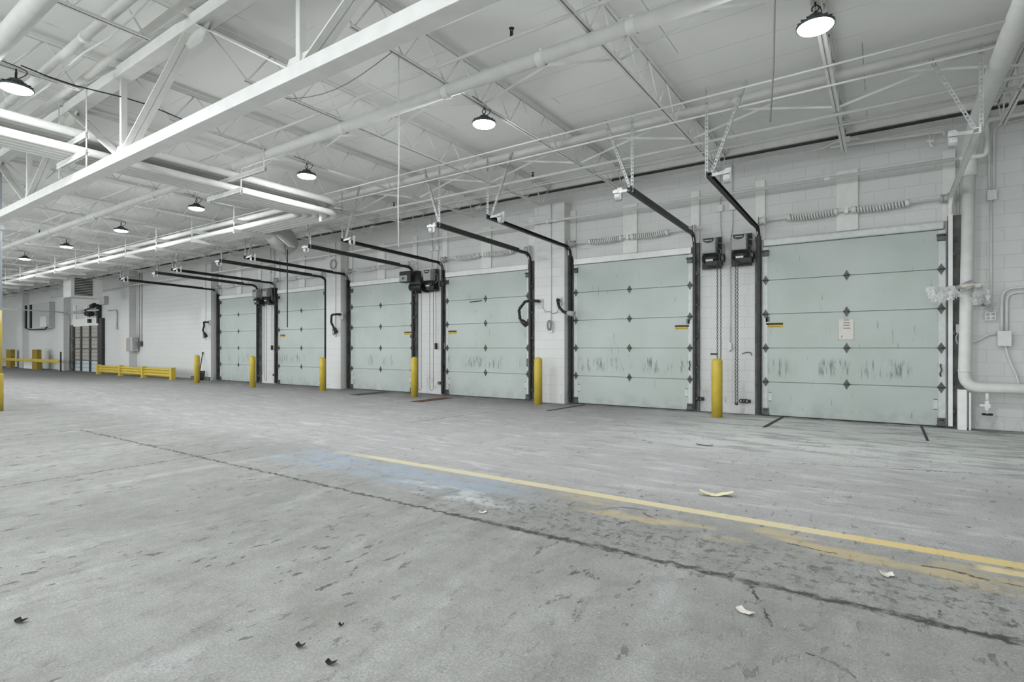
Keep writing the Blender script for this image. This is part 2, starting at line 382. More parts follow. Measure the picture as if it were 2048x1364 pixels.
for i, cx in enumerate(DC):
    d = thing('door_%d' % (i+1), dl[i], 'door', (cx, FY, 0), None, 'structure'); doors.append(d)
    x0, x1 = cx-HW, cx+HW
    for k in range(5):
        z0, z1 = k*.61+(.012 if k == 0 else .004), (k+1)*.61-.004
        obj('door_panel', MB().box(x0, x1, FY, FY+.045, z0, z1), 'door', d, .004)
    obj('bottom_seal', MB().box(x0, x1, FY-.004, FY+.04, 0, .014), 'rubber', d)
    for s, xs in ((1, x0), (-1, x1)):      # bright edge stiles with a line of fixings
        b = MB()
        for k in range(5): b.box(*sorted((xs, xs+s*.085)), FY-.004, FY, k*.61+.015, (k+1)*.61-.008)
        obj('edge_stile', b, 'stile', d)
        inst('roller_bracket', ROLL, d, (xs+s*.055, FY-.004, 2.93)); inst('corner_bracket', CORN, d, (xs+s*.055, FY-.004, .02))
        b = MB().box(*sorted((xs+s*.10, xs+s*.15)), FY-.003, FY, .27, .42)
        obj('side_plate', b, 'stile', d, 0, 'small pale plate low on the edge of the door')
        b = MB()
        for zz in (.268, .422): b.box(*sorted((xs+s*.10, xs+s*.15)), FY-.005, FY-.001, zz-.006, zz+.006)
        obj('plate_fixing', b, 'hinge', d)
        for k in range(1, 5): inst('hinge', HINGE, d, (xs+s*.055, FY-.004, k*.61))
    for k in range(1, 5): inst('hinge', HINGE, d, (cx, FY, k*.61))
    b = MB()                                # lift handle by the pilaster-side edge
    xh = x1-.06 if i % 2 == 0 else x1-.055
    b.tube([(xh,FY-.006,.78),(xh-.012,FY-.03,.82),(xh+.01,FY-.035,.88),(xh-.006,FY-.03,.94),(xh,FY-.006,.97)], .011, 6)
    obj('lift_handle', b, 'hinge', d)
    # warning sticker: black heading over yellow
    if i != 5:
        sx = {0: -1.735, 1: -3.39, 2: -9.30, 3: -10.91, 4: -16.78}[i]
        st = obj('warning_sticker', MB().box(sx, sx+.28, FY-.003, FY-.0005, 1.585, 1.67), 'sticker', d, 0, 'yellow warning sticker with a black heading')
        b = MB().box(sx+.002, sx+.278, FY-.004, FY-.0028, 1.636, 1.668)
        for q in range(9): b.box(sx+.02+q*.027, sx+.038+q*.027, FY-.004, FY-.0028, 1.606, 1.613)
        obj('sticker_print', b, 'ink', st)
        sx2 = sx if i in (0, 4) else sx+.23
        if i in (0, 1, 3): obj('grey_tag', MB().box(sx2-.005, sx2+.06, FY-.004, FY-.0006, 1.69 if i != 3 else 1.50, 1.79 if i != 3 else 1.575), 'hinge', d)
    obj('header_strip', MB().box(x0+.02, x1-.02, FY-.05, W, 3.055, 3.175), 'stile' if i == 0 else 'steelwhite', d, .02 if i == 0 else .006)
    for s, xs in ((-1, x0), (1, x1)):       # steel jambs either side, dark and worn
        obj('jamb', MB().box(*sorted((xs+s*.02, xs+s*(.20 if i == 0 and s > 0 else .125))), FY-.01, W, 0, 3.25), 'jamb', d)
# sign and marks on the first door
pg = thing('paper_notice', 'cream paper notice in a clear sleeve with four lines of print', 'notice', (-.505, FY-.003, 1.35))
obj('sheet', MB().box(-.608,-.402, FY-.004, FY-.002, 1.365, 1.705), 'paper', pg)
for z, a, w in ((1.69,-.535,.08),(1.645,-.54,.09),(1.60,-.54,.09),(1.553,-.54,.09)):
    x = a; b = MB()
    while x < a+w:
        q = random.uniform(.006,.014); b.box(x, x+q, FY-.0052, FY-.0042, z-.006, z+.006); x += q+.003
    obj('print_line', b, 'ink', pg)
b = MB().bar((-.575,FY-.0047,1.40),(-.548,FY-.0047,1.428), .008, .001, (0,1,0))
obj('pen_mark', b, 'ink', pg)
b = MB()
for f in ((-.622,-.610,1.352,1.70),(-.400,-.388,1.352,1.68),(-.622,-.388,1.352,1.362)): b.box(f[0], f[1], FY-.006, FY-.001, f[2], f[3])
obj('sleeve_edge', b, 'cabinet', pg)
single('black_strip', MB().bar((-8.58,FY-.006,2.375),(-8.20,FY-.006,2.395), .012, .022), 'ink', 'thin black strip stuck on the third dock door under its top seam', 'strip')

# ------------------------------------------------------------------ overhead tracks
def track(x, side, y_end, z_end, mat, label):
    # side: +1 when the door lies towards +x
    t = thing('door_track', label, 'track', (x, FY-.1, 0), 'overhead door tracks')
    yw, R = FY-.075, .38
    path = [(x, yw, .03), (x, yw, z_end-.07), (x, yw-.45, z_end-.07), (x, y_end, z_end)]
    path = [Vector(path[0])]+fillet(path[1-1:], R, 10)[1:]
    prof = [(-.025,-.032),(.025,-.032),(.025,-.024),(-.017,-.024),(-.017,.024),(.025,.024),(.025,.032),(-.025,.032)]   # C rail, open to the door
    b = MB(); rings = []
    for k, p in enumerate(path):
        dd = (path[min(k+1, len(path)-1)]-path[max(k-1, 0)]).normalized()
        nx = Vector((side, 0, 0)); ny = nx.cross(dd).normalized()
        rings.append([b.bm.verts.new(p+nx*u+ny*v*.95) for u, v in prof])
    for A, B in zip(rings, rings[1:]):
        for k in range(8): b.bm.faces.new((A[k], A[(k+1) % 8], B[(k+1) % 8], B[k]))
    b.bm.faces.new(rings[0]); b.bm.faces.new(rings[-1][::-1])
    obj('rail', b, mat, t)
    b = MB()                                   # stiffening angle along the horizontal run
    b.bar((x-side*.03, yw-.5, z_end-.055),(x-side*.03, y_end, z_end+.012), .006, .085)
    obj('stiffener', b, mat if mat != 'white' else 'steelwhite', t)
    b = MB().box(x-.006, x+.006, yw-.01, W, .05, z_end-.45); 
    for q in range(5): b.bar((x-side*.03, yw, .25+q*.6),(x-side*.03, W, .25+q*.6), .05, .05)
    obj('wall_angle', b, 'jamb', t)
    # perforated hangers up to the roof steel
    for p, q in (((x-side*.04, y_end+.05, z_end-.02),(x-side*.04, y_end+.05, 4.60)), ((x+side*.0, y_end+.09, z_end+.02),(x+side*.42, y_end+.12, 4.60))):
        p, q = Vector(p), Vector(q); L = (q-p).length; d = (q-p)/L; b = MB()
        u = Vector((1,0,0)) if abs(d.x) < .1 else d.cross(Vector((0,1,0))).normalized()
        nseg = int(L/.05)                       # a strap with a row of slots: two edges joined by rungs
        for sg in (-1, 1): b.bar(p+u*sg*.0135, q+u*sg*.0135, .004, .010, u)
        for k in range(nseg+1):
            c0 = p+d*(L*k/nseg); b.bar(c0-d*.013, c0+d*.013, .004, .02, u)
        b.bar(p-u*.02+Vector((0,.015,0)), q-u*.02+Vector((0,.015,0)), .03, .004, u)
        obj('hanger', b, 'galv', t)
    b = MB(); e = Vector((x+side*.03, y_end+.03, z_end))
    b.bar(e, e+Vector((side*.22, 0, .012)), .006, .04)
    obj('end_bracket', b, 'galv', t)
    b = MB(); n = 10; ey = y_end+.06
    pts = [Vector((x+side*.20, ey, z_end+.05)), Vector((x+side*.20, ey, z_end-.05))]+[Vector((x+side*.20, ey+.055-.055*math.cos(PI*k/n), z_end-.05-.06*math.sin(PI*k/n))) for k in range(1, n)]+[Vector((x+side*.20, ey+.11, z_end+.10))]
    for p, q in zip(pts, pts[1:]): b.bar(p, q, .075, .007, (0,1,0) if abs((q-p).z) > abs((q-p).y) else (0,0,1))
    obj('spring_bumper', b, 'galv', t)
    return t
opener_side = ['grey openers', 'grey openers', 'boxy black opener', 'boxy black opener', 'far pair of black openers', 'far pair of black openers']
TE = {0: (7.18, 3.45, 7.75, 3.60), 1: (7.56, 3.51, 7.30, 3.48), 2: (7.40, 3.50, 7.38, 3.47), 3: (7.40, 3.49, 7.33, 3.47), 4: (7.34, 3.485, 7.31, 3.485), 5: (7.40, 3.485, 7.35, 3.475)}
for i, cx in enumerate(DC):
    a = TE[i]
    lm = {0: ('dark overhead track of %s, beside the grey openers', 'white painted overhead track between %s and thick pipe')}.get(i,
         ('dark overhead track of %s, on its pilaster side', 'dark overhead track of %s, on its opener side') if i % 2 else ('dark overhead track of %s, on its opener side', 'dark overhead track of %s, on its pilaster side'))
    track(cx-HW-.05, 1, a[0], a[1], 'dark', lm[0] % DN[i]); track(cx+HW+.05, -1, a[2], a[3], 'white' if i == 0 else 'dark', lm[1] % DN[i])

# ------------------------------------------------------------------ torsion springs on their backing boards
for i, cx in enumerate(DC):
    z, y = 3.51, W-.14
    t = thing('torsion_spring', 'white painted torsion spring shaft on boards above %s' % DN[i], 'spring', (cx, y, z), 'torsion spring shafts')
    obj('shaft', MB().cyl((cx-1.38,y,z),(cx+1.50 if i % 2 else cx+1.36,y,z), .014, 10), 'steelwhite', t)
    for a0, a1 in ((-.86,-.15), (.10,.82)):
        b = MB(); n = 17; pts = []
        sag = -.02
        for k in range(n*9+1):
            u = k/(n*9); pts.append((cx+a0+(a1-a0)*u, y+.047*math.cos(2*PI*n*u), z+sag*math.sin(PI*u)+.047*math.sin(2*PI*n*u)))
        b.tube(pts, .0150, 5); 
        for e in (a0, a1): b.cyl((cx+e-.03,y,z),(cx+e+.03,y,z), .056, 14)
        obj('coil_spring', b, 'pipewhite', t)
    b = MB().box(cx-.02, cx+.02, y-.03, W-.03, z-.05, z+.05); b.cyl((cx-.035,y,z),(cx+.035,y,z), .032, 12)
    obj('centre_bracket', b, 'steelwhite', t)
    for e in (-1.28, 1.28):
        M = Matrix.Translation((cx+e, y, z)) @ Matrix.Rotation(PI/2, 4, 'Y')
        obj('cable_drum', MB().lathe([(0,-.045),(.072,-.045),(.072,-.03),(.056,-.025),(.06,.03),(.078,.035),(.078,.05),(0,.05)], 20, M), 'galv' if e > 0 or i else 'pipewhite', t)
        obj('bearing_plate', MB().box(cx+e*1.06-.005, cx+e*1.06+.005, y-.07, W, z-.25, z+.08), 'steelwhite', t)
    for bx0, bx1, z0, z1 in ((cx-1.42,cx-1.26,3.18,4.27), (cx-.15,cx+.16,3.19,4.21), (cx+1.26,cx+1.42,3.18,4.27)):
        obj('backing_board', MB().box(bx0, bx1, W-.04, W, z0, z1), 'board', t, .003)

# ------------------------------------------------------------------ door openers with hand chains
def chain_links(pts, b, r=.0045, pitch=.034):
    d = 0.; k = 0
    for p, q in zip(pts, pts[1:]):
        p, q = Vector(p), Vector(q); L = (q-p).length; u = (q-p)/L; n = max(1, int(L/pitch))
        s1 = u.cross(Vector((0,1,0)) if abs(u.y) < .9 else Vector((1,0,0))).normalized(); s2 = u.cross(s1)
        for j in range(n):
            c = p+u*(L*(j+.5)/n); w = s1 if k % 2 else s2; k += 1
            b.tube([c+u*(.022*math.cos(a))+w*(.0125*math.sin(a)) for a in [2*PI*m/8 for m in range(8)]], r, 4, True)
def cover_opener(name, x0, z0, lab, motor_dx, wheel, chains, links):
    t = thing(name, lab, 'door opener', (x0, W-.3, z0), 'door openers')
    y1, y0 = W-.12, W-.33
    w, h = .25, .29
    obj('back_plate', MB().box(x0-.05, x0+w+.06, W-.10, W-.085, z0-.27, z0+h+.03).box(x0+.02, x0+.06, W-.09, W, z0-.2, z0+h).box(x0+w-.06, x0+w-.02, W-.09, W, z0-.2, z0+h), 'dark', t)
    b = MB().prism([(x0, y0+.02, z0),(x0, y0, z0+.03),(x0, y0, z0+h-.03),(x0, y0+.05, z0+h),(x0, y1, z0+h),(x0, y1, z0)], (w,0,0))
    cv = obj('cover', b, 'greycover', t, .012)
    zc = z0+h*.80; pts = [(x0+w*.12, zc+.04),(x0+w*.88, zc+.04),(x0+w*.85, zc-.02),(x0+w*.68, zc-.042),(x0+w*.5, zc-.05),(x0+w*.32, zc-.042),(x0+w*.15, zc-.02)]
    obj('badge', MB().prism([(x, y0-.004, z) for x, z in pts], (0,.008,0)), 'badge', cv)
    b = MB().box(x0+w*.24, x0+w*.76, y0-.0055, y0-.003, zc-.006, zc+.010)
    obj('badge_print', b, 'cabinet', cv)
    m = MB().cyl((x0+.02, W-.22, z0-.09),(x0+w+.04, W-.22, z0-.09), .082, 20); m.cyl((x0-.01, W-.22, z0-.09),(x0+.02, W-.22, z0-.09), .06, 16)
    obj('motor', m, 'black', t)
    obj('gearbox', MB().box(x0+.06, x0+w+.09, W-.29, W-.11, z0-.235, z0-.14).box(x0+w*.5, x0+w+.07, W-.27, W-.12, z0-.15, z0-.01), 'black', t, .01)
    obj('rating_label', MB().box(x0+.07, x0+.2, W-.3062, W-.3035, z0-.15, z0-.115), 'paper', t)
    M = Matrix.Translation((x0+motor_dx, W-.2, z0-.1)) @ Matrix.Rotation(PI/2, 4, 'X' if wheel == 'f' else 'Y')
    obj('chain_wheel', MB().lathe([(0,-.012),(.075,-.012),(.085,-.02),(.085,-.012),(.07,0),(.085,.012),(.085,.02),(.075,.012),(0,.012)], 22, M), 'hinge', t)
    b = MB().tube(fillet([(x0+w, W-.2, z0+.2),(x0+w+.13, W-.2, z0+.16),(x0+w+.13, W-.2, z0-.05),(x0+w-.02, W-.25, z0-.09)], .08), .011, 8)
    b.tube(fillet([(x0+w, W-.2, z0+.1),(x0+w+.09, W-.22, z0+.04),(x0+w+.02, W-.26, z0-.08)], .04), .008, 6)
    obj('flex_cable', b, 'cord', t)
    for pts in chains:
        b = MB()
        if links: chain_links(pts, b)
        else: b.tube(pts, .006, 5)
        obj('hand_chain', b, 'chain', t)
    return t
def loop(xa, xb, zt, zb, y):
    m = (xa+xb)/2; r = abs(xb-xa)/2
    return [(xa,y,zt),(xa,y,zb+r)]+[(m-(r*math.cos(PI*k/6))*(1 if xb > xa else -1), y, zb+r-r*1.2*math.sin(PI*k/6)) for k in range(1,6)]+[(xb,y,zb+r),(xb,y,zt)]
cover_opener('door_opener', -2.80, 2.99, 'grey-covered door opener beside the second dock door from the paper sign', .36, 's', [loop(-2.515,-2.455,2.83,.35,W-.32)], True)
cover_opener('door_opener', -2.27, 3.00, 'grey-covered door opener beside the dock door with the paper sign', .34, 's', [loop(-2.20,-2.165,2.83,.20,W-.32)], True)
cover_opener('door_opener', -9.93, 2.98, 'grey-covered door opener with a large chain wheel, next to the boxy black opener', .52, 's', [loop(-9.72,-9.60,2.80,.13,W-.3)], False)
cover_opener('door_opener', -17.40, 2.96, 'grey-covered door opener nearer the fifth dock door, above paired hand chains', .48, 's', [loop(-17.30,-17.18,2.80,.12,W-.3)], False)
cover_opener('door_opener', -18.02, 2.96, 'grey-covered door opener nearer the sixth dock door, half hidden behind its track', .05, 's', [loop(-17.62,-17.40,2.80,.32,W-.3)], False)
t = thing('door_opener', 'boxy black door opener with a grey control panel beside the fourth dock door', 'door opener', (-10.5, W-.3, 2.98), 'door openers')
obj('control_box', MB().box(-10.72,-10.30, W-.42, W-.17, 2.98, 3.27), 'black', t, .01)
f = obj('front_panel', MB().box(-10.70,-10.42, W-.4285, W-.4205, 3.0, 3.16), 'greycover', t, .003)
obj('panel_window', MB().box(-10.60,-10.53, W-.431, W-.428, 3.05, 3.11), 'badge', f)
M = Matrix.Translation((-10.20, W-.22, 3.02)) @ Matrix.Rotation(PI/2, 4, 'X')
obj('belt_guard', MB().prism([(-10.40,W-.30,3.12),(-10.22,W-.30,3.16),(-10.03,W-.30,2.93),(-10.05,W-.30,2.78),(-10.32,W-.30,2.76),(-10.45,W-.30,2.90)], (0,.2,0)), 'black', t, .01)
obj('motor', MB().cyl((-10.46,W-.24,2.85),(-10.02,W-.24,2.83), .10, 20), 'black', t)
obj('mounting_frame', MB().box(-10.36,-10.31,W-.2,W,2.7,3.3).box(-10.06,-10.02,W-.2,W,2.7,3.1), 'dark', t)
obj('hand_chain', MB().tube(loop(-10.14,-10.02,2.80,.12,W-.3), .006, 5), 'chain', t)
# hand chains' keepers and small wall fittings on the piers
def keeper(x, z, lab):
    b = MB().box(x-.02, x+.02, W-.05, W, z-.03, z+.03)
    for k in range(3): b.tube([(x-.045-.045*k+.032*math.cos(a), W-.06, z+.032*math.sin(a)) for a in [2*PI*m/10 for m in range(10)]], .010, 5, True)
    single('chain_keeper', b, 'dark', lab, 'bracket', 'chain keepers on the piers')
keeper(-2.02, .24, 'dark chain keeper low on the pier beside the paper-sign door'); keeper(-9.50, .30, 'dark chain keeper low on the pier beside the third dock door'); keeper(-17.05, .30, 'dark chain keeper low on the pier beside the fifth dock door')
keeper(-2.86, .24, 'dark chain keeper low on the pier beside the second dock door')
single('wall_tab', MB().box(-2.72,-2.60, W-.008, W, 1.09, 1.12), 'ink', 'small black tab on the white pier behind the nearest bollard', 'tab')
b = MB().tube([(-2.15,W-.012,1.11),(-2.08,W-.03,1.14),(-2.0,W-.03,1.14),(-1.98,W-.012,1.08)], .008, 5)
single('pull_hook', b, 'hinge', 'small bent metal hook on the pier left of the paper-sign door', 'hook')

# ------------------------------------------------------------------ bollards
bl = ['yellow bollard before the white pier below the two grey openers', 'yellow bollard at the pilaster between second and third dock doors', 'yellow bollard before the pier below the boxy black opener',
      'yellow bollard at the pilaster between fourth and fifth dock doors', 'yellow bollard before the sixth dock door, near the far pair of openers', 'yellow bollard next to the black shovel, farthest from the paper-sign door']
for (x, y, h, r), lab in zip(((-2.41,9.93,1.04,.092),(-6.17,10.02,1.02,.088),(-9.67,9.79,1.0,.085),(-13.17,9.68,.95,.085),(-16.15,9.32,.98,.086),(-19.85,9.42,.98,.088)), bl):
    prof = [(0,0),(r,0),(r,h-.06)]+[(r*math.cos(a)*1., h-.06+.06*math.sin(a)) for a in [PI/12*k for k in range(1,6)]]+[(0,h)]
    single('bollard', MB().lathe(prof, 28, Matrix.Translation((x,y,0))), 'yellow', lab, 'bollard', 'yellow dock bollards')

# ------------------------------------------------------------------ roof trusses, joists, bracing
JX = [-.5-1.88*k for k in range(-1, 27)]
def joist(x, y0, y1, lab, s0, s1):
    t = thing('roof_joist', lab, 'joist', (x, y0, 4.34), 'open web roof joists')
    zb, zt = 4.34, 4.80
    b = MB()
    for s in (-1, 1): b.box(x+s*.010, x+s*.042, y0, y1, zt, zt+.006); b.box(x+s*.010, x+s*.015, y0, y1, zt-.035, zt)
    for ye, sg in ((y0, 1), (y1, -1)): b.box(x-.045, x+.045, *sorted((ye, ye+sg*.12)), zt-.01, zt+.055)
    obj('top_chord', b, 'steelwhite', t)
    b = MB(); ya, yb = y0+s0, y1-s1
    for s in (-1, 1): b.box(x+s*.005, x+s*.038, ya, yb, zb, zb+.006); b.box(x+s*.005, x+s*.010, ya, yb, zb, zb+.033)
    obj('bottom_chord', b, 'steelwhite', t)
    n = round((yb-ya)/.67); st = (yb-ya)/n; pts = [(x, y0+.05, zt)]
    for k in range(n): pts += [(x, ya+k*st+.03, zb+.015), (x, ya+(k+.5)*st, zt-.01)]
    pts += [(x, yb-.03, zb+.015), (x, y1-.05, zt)]
    b = MB()
    for p, q in zip(pts, pts[1:]): b.cyl(p, q, .0095, 6)
    obj('web', b, 'steelwhite', t)
    return t
def joist_label(k):
    x = JX[k]
    if x > .2: return 'open web joist above the thick wall pipe, past the paper-sign door'
    lamp = (k-1) % 2 == 0
    n = k-1
    if lamp: return 'dock-side open web joist carrying the %s hanging lamp from the paper-sign door' % ORD[n//2]
    return 'dock-side open web joist just beyond the %s hanging lamp from the paper-sign door' % ORD[n//2]
j0 = joist(JX[1], 2.90, 10.48, joist_label(1), .55, .33)
for k in range(len(JX)):
    if k != 1: dup(j0, (JX[k]-JX[1], 0, 0), joist_label(k))
# joists of the neighbouring bay, on the other side of the truss
jn = joist(JX[4], -5.9, 2.90, 'camera-side open web joist next before the one with the lamp by the thickest pipe', .3, .45)
for k in range(1, 12):
    if k == 4: continue
    if k < 4: lab = 'camera-side open web joist, %s short of the lamp by the thickest pipe' % ORD[4-k]
    elif k == 5: lab = 'camera-side open web joist carrying the lamp by the thickest pipe'
    else: lab = 'camera-side open web joist, %s beyond the lamp by the thickest pipe' % ORD[k-6]
    dup(jn, (JX[k]-JX[4], 0, 0), lab)

ty0, ty1 = 2.82, 2.99
tr = thing('roof_truss', 'big white roof truss with wide chords crossing the upper picture', 'truss', (-6, 2.905, 3.576))
b = MB().box(-14.2, 3.5, ty0, ty1, 3.576, 3.705); obj('bottom_chord', b, 'white', tr, .006)
b = MB().box(-14.2, 3.5, ty0, ty1, 4.655, 4.79); obj('top_chord', b, 'white', tr, .006)
for x in (-11.78, -8.02, -4.26, -.5):
    obj('vertical', MB().box(x-.028, x+.028, 2.872, 2.938, 3.70, 4.66), 'white', tr)
for a, c in ((-13.66,-11.78),(-9.9,-11.78),(-9.9,-8.02),(-6.14,-8.02),(-6.14,-4.26),(-2.38,-4.26),(-2.38,-.5),(1.38,-.5)):
    s = 1 if a > c else -1
    b = MB()
    for yy in (2.872, 2.938): b.bar((c+s*.10, yy, 3.70),(a-s*.12, yy, 4.66), .014, .075, (0,1,0))
    b.bar((c+s*.10, 2.905, 3.70),(a-s*.12, 2.905, 4.66), .06, .012, (0,0,1))
    obj('diagonal', b, 'white', tr)
for x in (-11.78, -8.02, -4.26, -.5):
    obj('gusset_plate', MB().prism([(x-.26,2.9,3.70),(x+.26,2.9,3.70),(x+.17,2.9,3.83),(x-.17,2.9,3.83)], (0,.012,0)), 'white', tr)
for x in (-13.66, -9.9, -6.14, -2.38, 1.38):
    obj('gusset_plate', MB().prism([(x-.3,2.9,4.66),(x+.3,2.9,4.66),(x+.14,2.9,4.50),(x-.14,2.9,4.50)], (0,.012,0)), 'white', tr)
t = thing('column', 'pale steel column with a yellow painted base at the picture edge under the truss', 'column', (-14.17, 2.93, 0))
M = Matrix.Translation((-14.17, 2.93, 0))
obj('shaft', MB().lathe([(0,1.95),(.155,1.95),(.155,4.655),(0,4.655)], 24, M), 'blue', t)
obj('yellow_band', MB().lathe([(0,.72),(.157,.72),(.157,1.95),(0,1.95)], 24, M), 'yellow', t)
obj('base_sleeve', MB().lathe([(0,0),(.178,0),(.178,.70),(.165,.73),(0,.73)], 24, M), 'yellow', t)
obj('cap_plate', MB().box(-14.42,-13.98,2.78,3.08,3.50,3.576), 'white', t)
# cross bridging between the joists
bl1 = 0
for yb, nm in ((5.5, 'above the row of hanging lamps'), (8.2, 'above the track ends')):
    t = thing('cross_bridging', 'white crossed bracing bars between the joists %s' % nm, 'bracing', (-6, yb, 4.36), 'joist bracing')
    for k in range(0, 14):
        xa, xb = JX[k], JX[k+1]
        b = MB().bar((xa,yb,4.36),(xb,yb,4.78), .03, .006, (0,1,0)); b.bar((xa,yb+.03,4.36),(xa,yb+.03,4.39), .03, .006, (0,1,0))
        b.bar((xb,yb+.04,4.36),(xa,yb+.04,4.78), .03, .006, (0,1,0))
        obj('brace', b, 'steelwhite', t)

# ------------------------------------------------------------------ ceiling pipes
def pipe(name, pts, r, lab, cat='pipe', couplings=(), mat='pipewhite', n=14, cr=1.09, group=None):
    pts = [Vector(p) for p in pts]
    o = single(name, MB().tube(pts, r, n), mat, lab, cat, group)
    for c, ax in couplings:
        c = Vector(c); ax = Vector(ax).normalized(); b = MB()
        b.tube([c-ax*.045, c-ax*.035, c+ax*.035, c+ax*.045], [r*1.02, r*cr, r*cr, r*1.02], n, False, False)
        b.bar(c+Vector((0,0,r*1.0)), c+Vector((0,0,r*1.45)), .04, .04)
        obj('coupling', b, mat, o)
    return o
XL = -46
pipe('sprinkler_main', [(.97,4.85,4.26),(XL,4.85,4.26)], .072, 'thick white sprinkler main running under the joists past the hanging lamps', 'pipe', [((x,4.85,4.25),(1,0,0)) for x in (-1.95,-2.95,-4.26,-6.14,-8.9,-11.9,-14.9,-17.9,-21)])
pipe('sprinkler_branch', [(4.5,4.52,4.36),(XL,4.52,4.36)], .018, 'thin white branch pipe beside the thick sprinkler main, with one black head')
o = pipe('roof_header', [(4.5,7.84,4.60),(XL,7.84,4.60)], .062, 'white pipe high between the joists above the track hangers')
pipe('conduit', [(4.5,6.88,4.325),(XL,6.88,4.325)], .012, 'thin white conduit under the joists, on the lamp side of the high pipe', 'conduit')
pipe('conduit', fillet([(4.5,7.75,4.46),(.2,7.75,4.46),(-.3,7.42,4.33),(XL,7.42,4.325)], .2), .013, 'thin white conduit under the joists, on the wall side of the high pipe', 'conduit')
pipe('sprinkler_branch', [(4.5,8.34,4.31),(XL,8.34,4.31)], .022, 'white branch pipe with black sprinkler heads above the door tracks')
pipe('conduit', [(4.5,8.80,4.325),(XL,8.80,4.325)], .011, 'thin white conduit close behind the sprinkler branch over the door tracks', 'conduit')
pipe('conduit', [(4.5,9.3,4.54),(XL,9.3,4.54)], .012, 'thin white conduit through the joist webs nearest the dock wall', 'conduit')
pipe('roof_pipe', [(3.,1.56,4.245),(-26,1.56,4.245)], .088, 'thickest white pipe in the upper corner above the near lamp')
pipe('roof_pipe', [(3.,2.15,4.48),(-26,2.15,4.48)], .045, 'medium white pipe threaded through joists in the upper corner', 'pipe', [((x,2.15,4.48),(1,0,0)) for x in (-6.9,-4.5,-9.5)], 'pipewhite', 12, 1.2)
pts = [(3.+-.6*k, 2.24+.02*math.sin(k*1.7), 4.43+.012*math.sin(k*2.3)) for k in range(40)]
pipe('cable', pts, .011, 'wavy pale cable slung beside the medium pipe in the upper corner', 'cable')
pipe('roof_pipe', [(3.,2.50,4.52),(-26,2.50,4.52)], .036, 'slim white pipe running beside the top chord of the truss')
# wall pipes and conduits on the dock wall
pipe('wall_pipe', [(.93,10.30,4.012),(-38,10.30,4.012)], .027, 'straight white pipe along the dock wall across the backing boards', 'pipe', [((x,10.3,4.012),(1,0,0)) for x in (-.75,-5.9,-10.2,-13.6)], 'pipewhite', 10, 1.3)
for x in (-6.10,-13.7,-21.3): obj('clamp', MB().box(x-.02,x+.02,10.27,10.41,3.97,4.05), 'steelwhite', bpy.data.objects['wall_pipe'])
pts = []
for k in range(8):
    x = -.5-3.76*k; pts += [(x+.9,W-.02,4.66),(x+.35,W-.02,4.63),(x+.15,10.30,4.60),(x-.15,10.30,4.60),(x-.35,W-.02,4.63),(x-.9,W-.02,4.66)]
pipe('wall_conduit', fillet([(1.6,W-.02,4.66)]+pts, .2, 3), .013, 'thin white conduit along the top of the dock wall with looped offsets', 'conduit')
bx = bpy.data.objects['wall_conduit']
for k in range(8):
    x = -.5-3.76*k; obj('junction_box', MB().box(x-.07,x+.07,10.26,10.33,4.555,4.64), 'lightgrey', bx, .006)
def head(x, y, z, lab, hook=False):
    t = thing('sprinkler', lab, 'sprinkler', (x, y, z), 'sprinkler heads')
    obj('body', MB().lathe([(0,0),(.018,0),(.018,.03),(.012,.035),(.012,.05),(0,.05)], 10, Matrix.Translation((x,y,z))), 'black', t)
    obj('deflector', MB().lathe([(0,.075),(.028,.075),(.028,.08),(0,.08)], 12, Matrix.Translation((x,y,z))).box(x-.018,x-.012,y-.004,y+.004,z+.04,z+.078).box(x+.012,x+.018,y-.004,y+.004,z+.04,z+.078), 'black', t)
    if hook: obj('pipe_hook', MB().tube([(x-.05,y,z-.05),(x-.035,y,z+.0),(x,y,z+.012),(x+.035,y,z),(x+.045,y,z-.06)], .006, 6), 'steelwhite', t)
head(-3.1, 4.52, 4.38, 'black sprinkler head with a hook on the branch beside the thick main', True)
head(-5.25, 8.34, 4.335, 'black sprinkler head on the branch over the tracks, above the third dock door opener side')
head(-8.85, 8.34, 4.335, 'black sprinkler head on the branch over the tracks, above the third dock door pilaster')
head(-11.9, 8.34, 4.335, 'black sprinkler head on the branch next to the bend of the stacked pipes')
head(-18.8, 4.85, 4.335, 'black sprinkler head on the thick main beyond the truss')
# the thick pipe to the wall and down beside the paper-sign door
X0 = 1.02
rp = thing('standpipe', 'thick white pipe running down the wall beside the paper-sign door and turning away low', 'pipe', (X0, 10.4, .64))
obj('overhead_run', MB().tube(fillet([(1.06,-2.5,4.33),(1.06,9.3,4.33),(1.05,10.4,4.12),(1.05,10.4,3.75)], .35), .098, 20), 'pipewhite', rp)
b = MB().tube([(1.06,6.0,4.33),(1.06,6.02,4.33),(1.06,6.10,4.33),(1.06,6.12,4.33)], [.10,.118,.118,.10], 20)
for s in (-1,1): b.bar((1.06+s*.10,6.06,4.33),(1.06+s*.17,6.06,4.33), .05, .06)
obj('coupling', b, 'pipewhite', rp)
obj('riser', MB().tube(fillet([(1.055,10.4,3.80),(1.0,10.4,.64),(3.2,10.4,.64)], .20, 10), .076, 20), 'pipewhite', rp)
obj('elbow_sleeve', MB().tube([(1.005,10.4,.90),(1.004,10.4,.86)], .080, 20), 'pipewhite', rp)
t = thing('drain_valve', 'small valve with a black hand wheel under the low wall pipe', 'valve', (1.26,10.4,.25))
obj('stem', MB().cyl((1.26,10.4,.565),(1.26,10.4,.44), .024, 10).cyl((1.26,10.4,.30),(1.26,10.4,.26),.012,8), 'pipewhite', t)
obj('body', MB().box(1.225,1.295,10.37,10.43,.35,.41).cyl((1.17,10.4,.38),(1.26,10.4,.38),.022,10).cyl((1.26,10.4,.45),(1.26,10.4,.31),.032,12), 'pipewhite', t, .004)
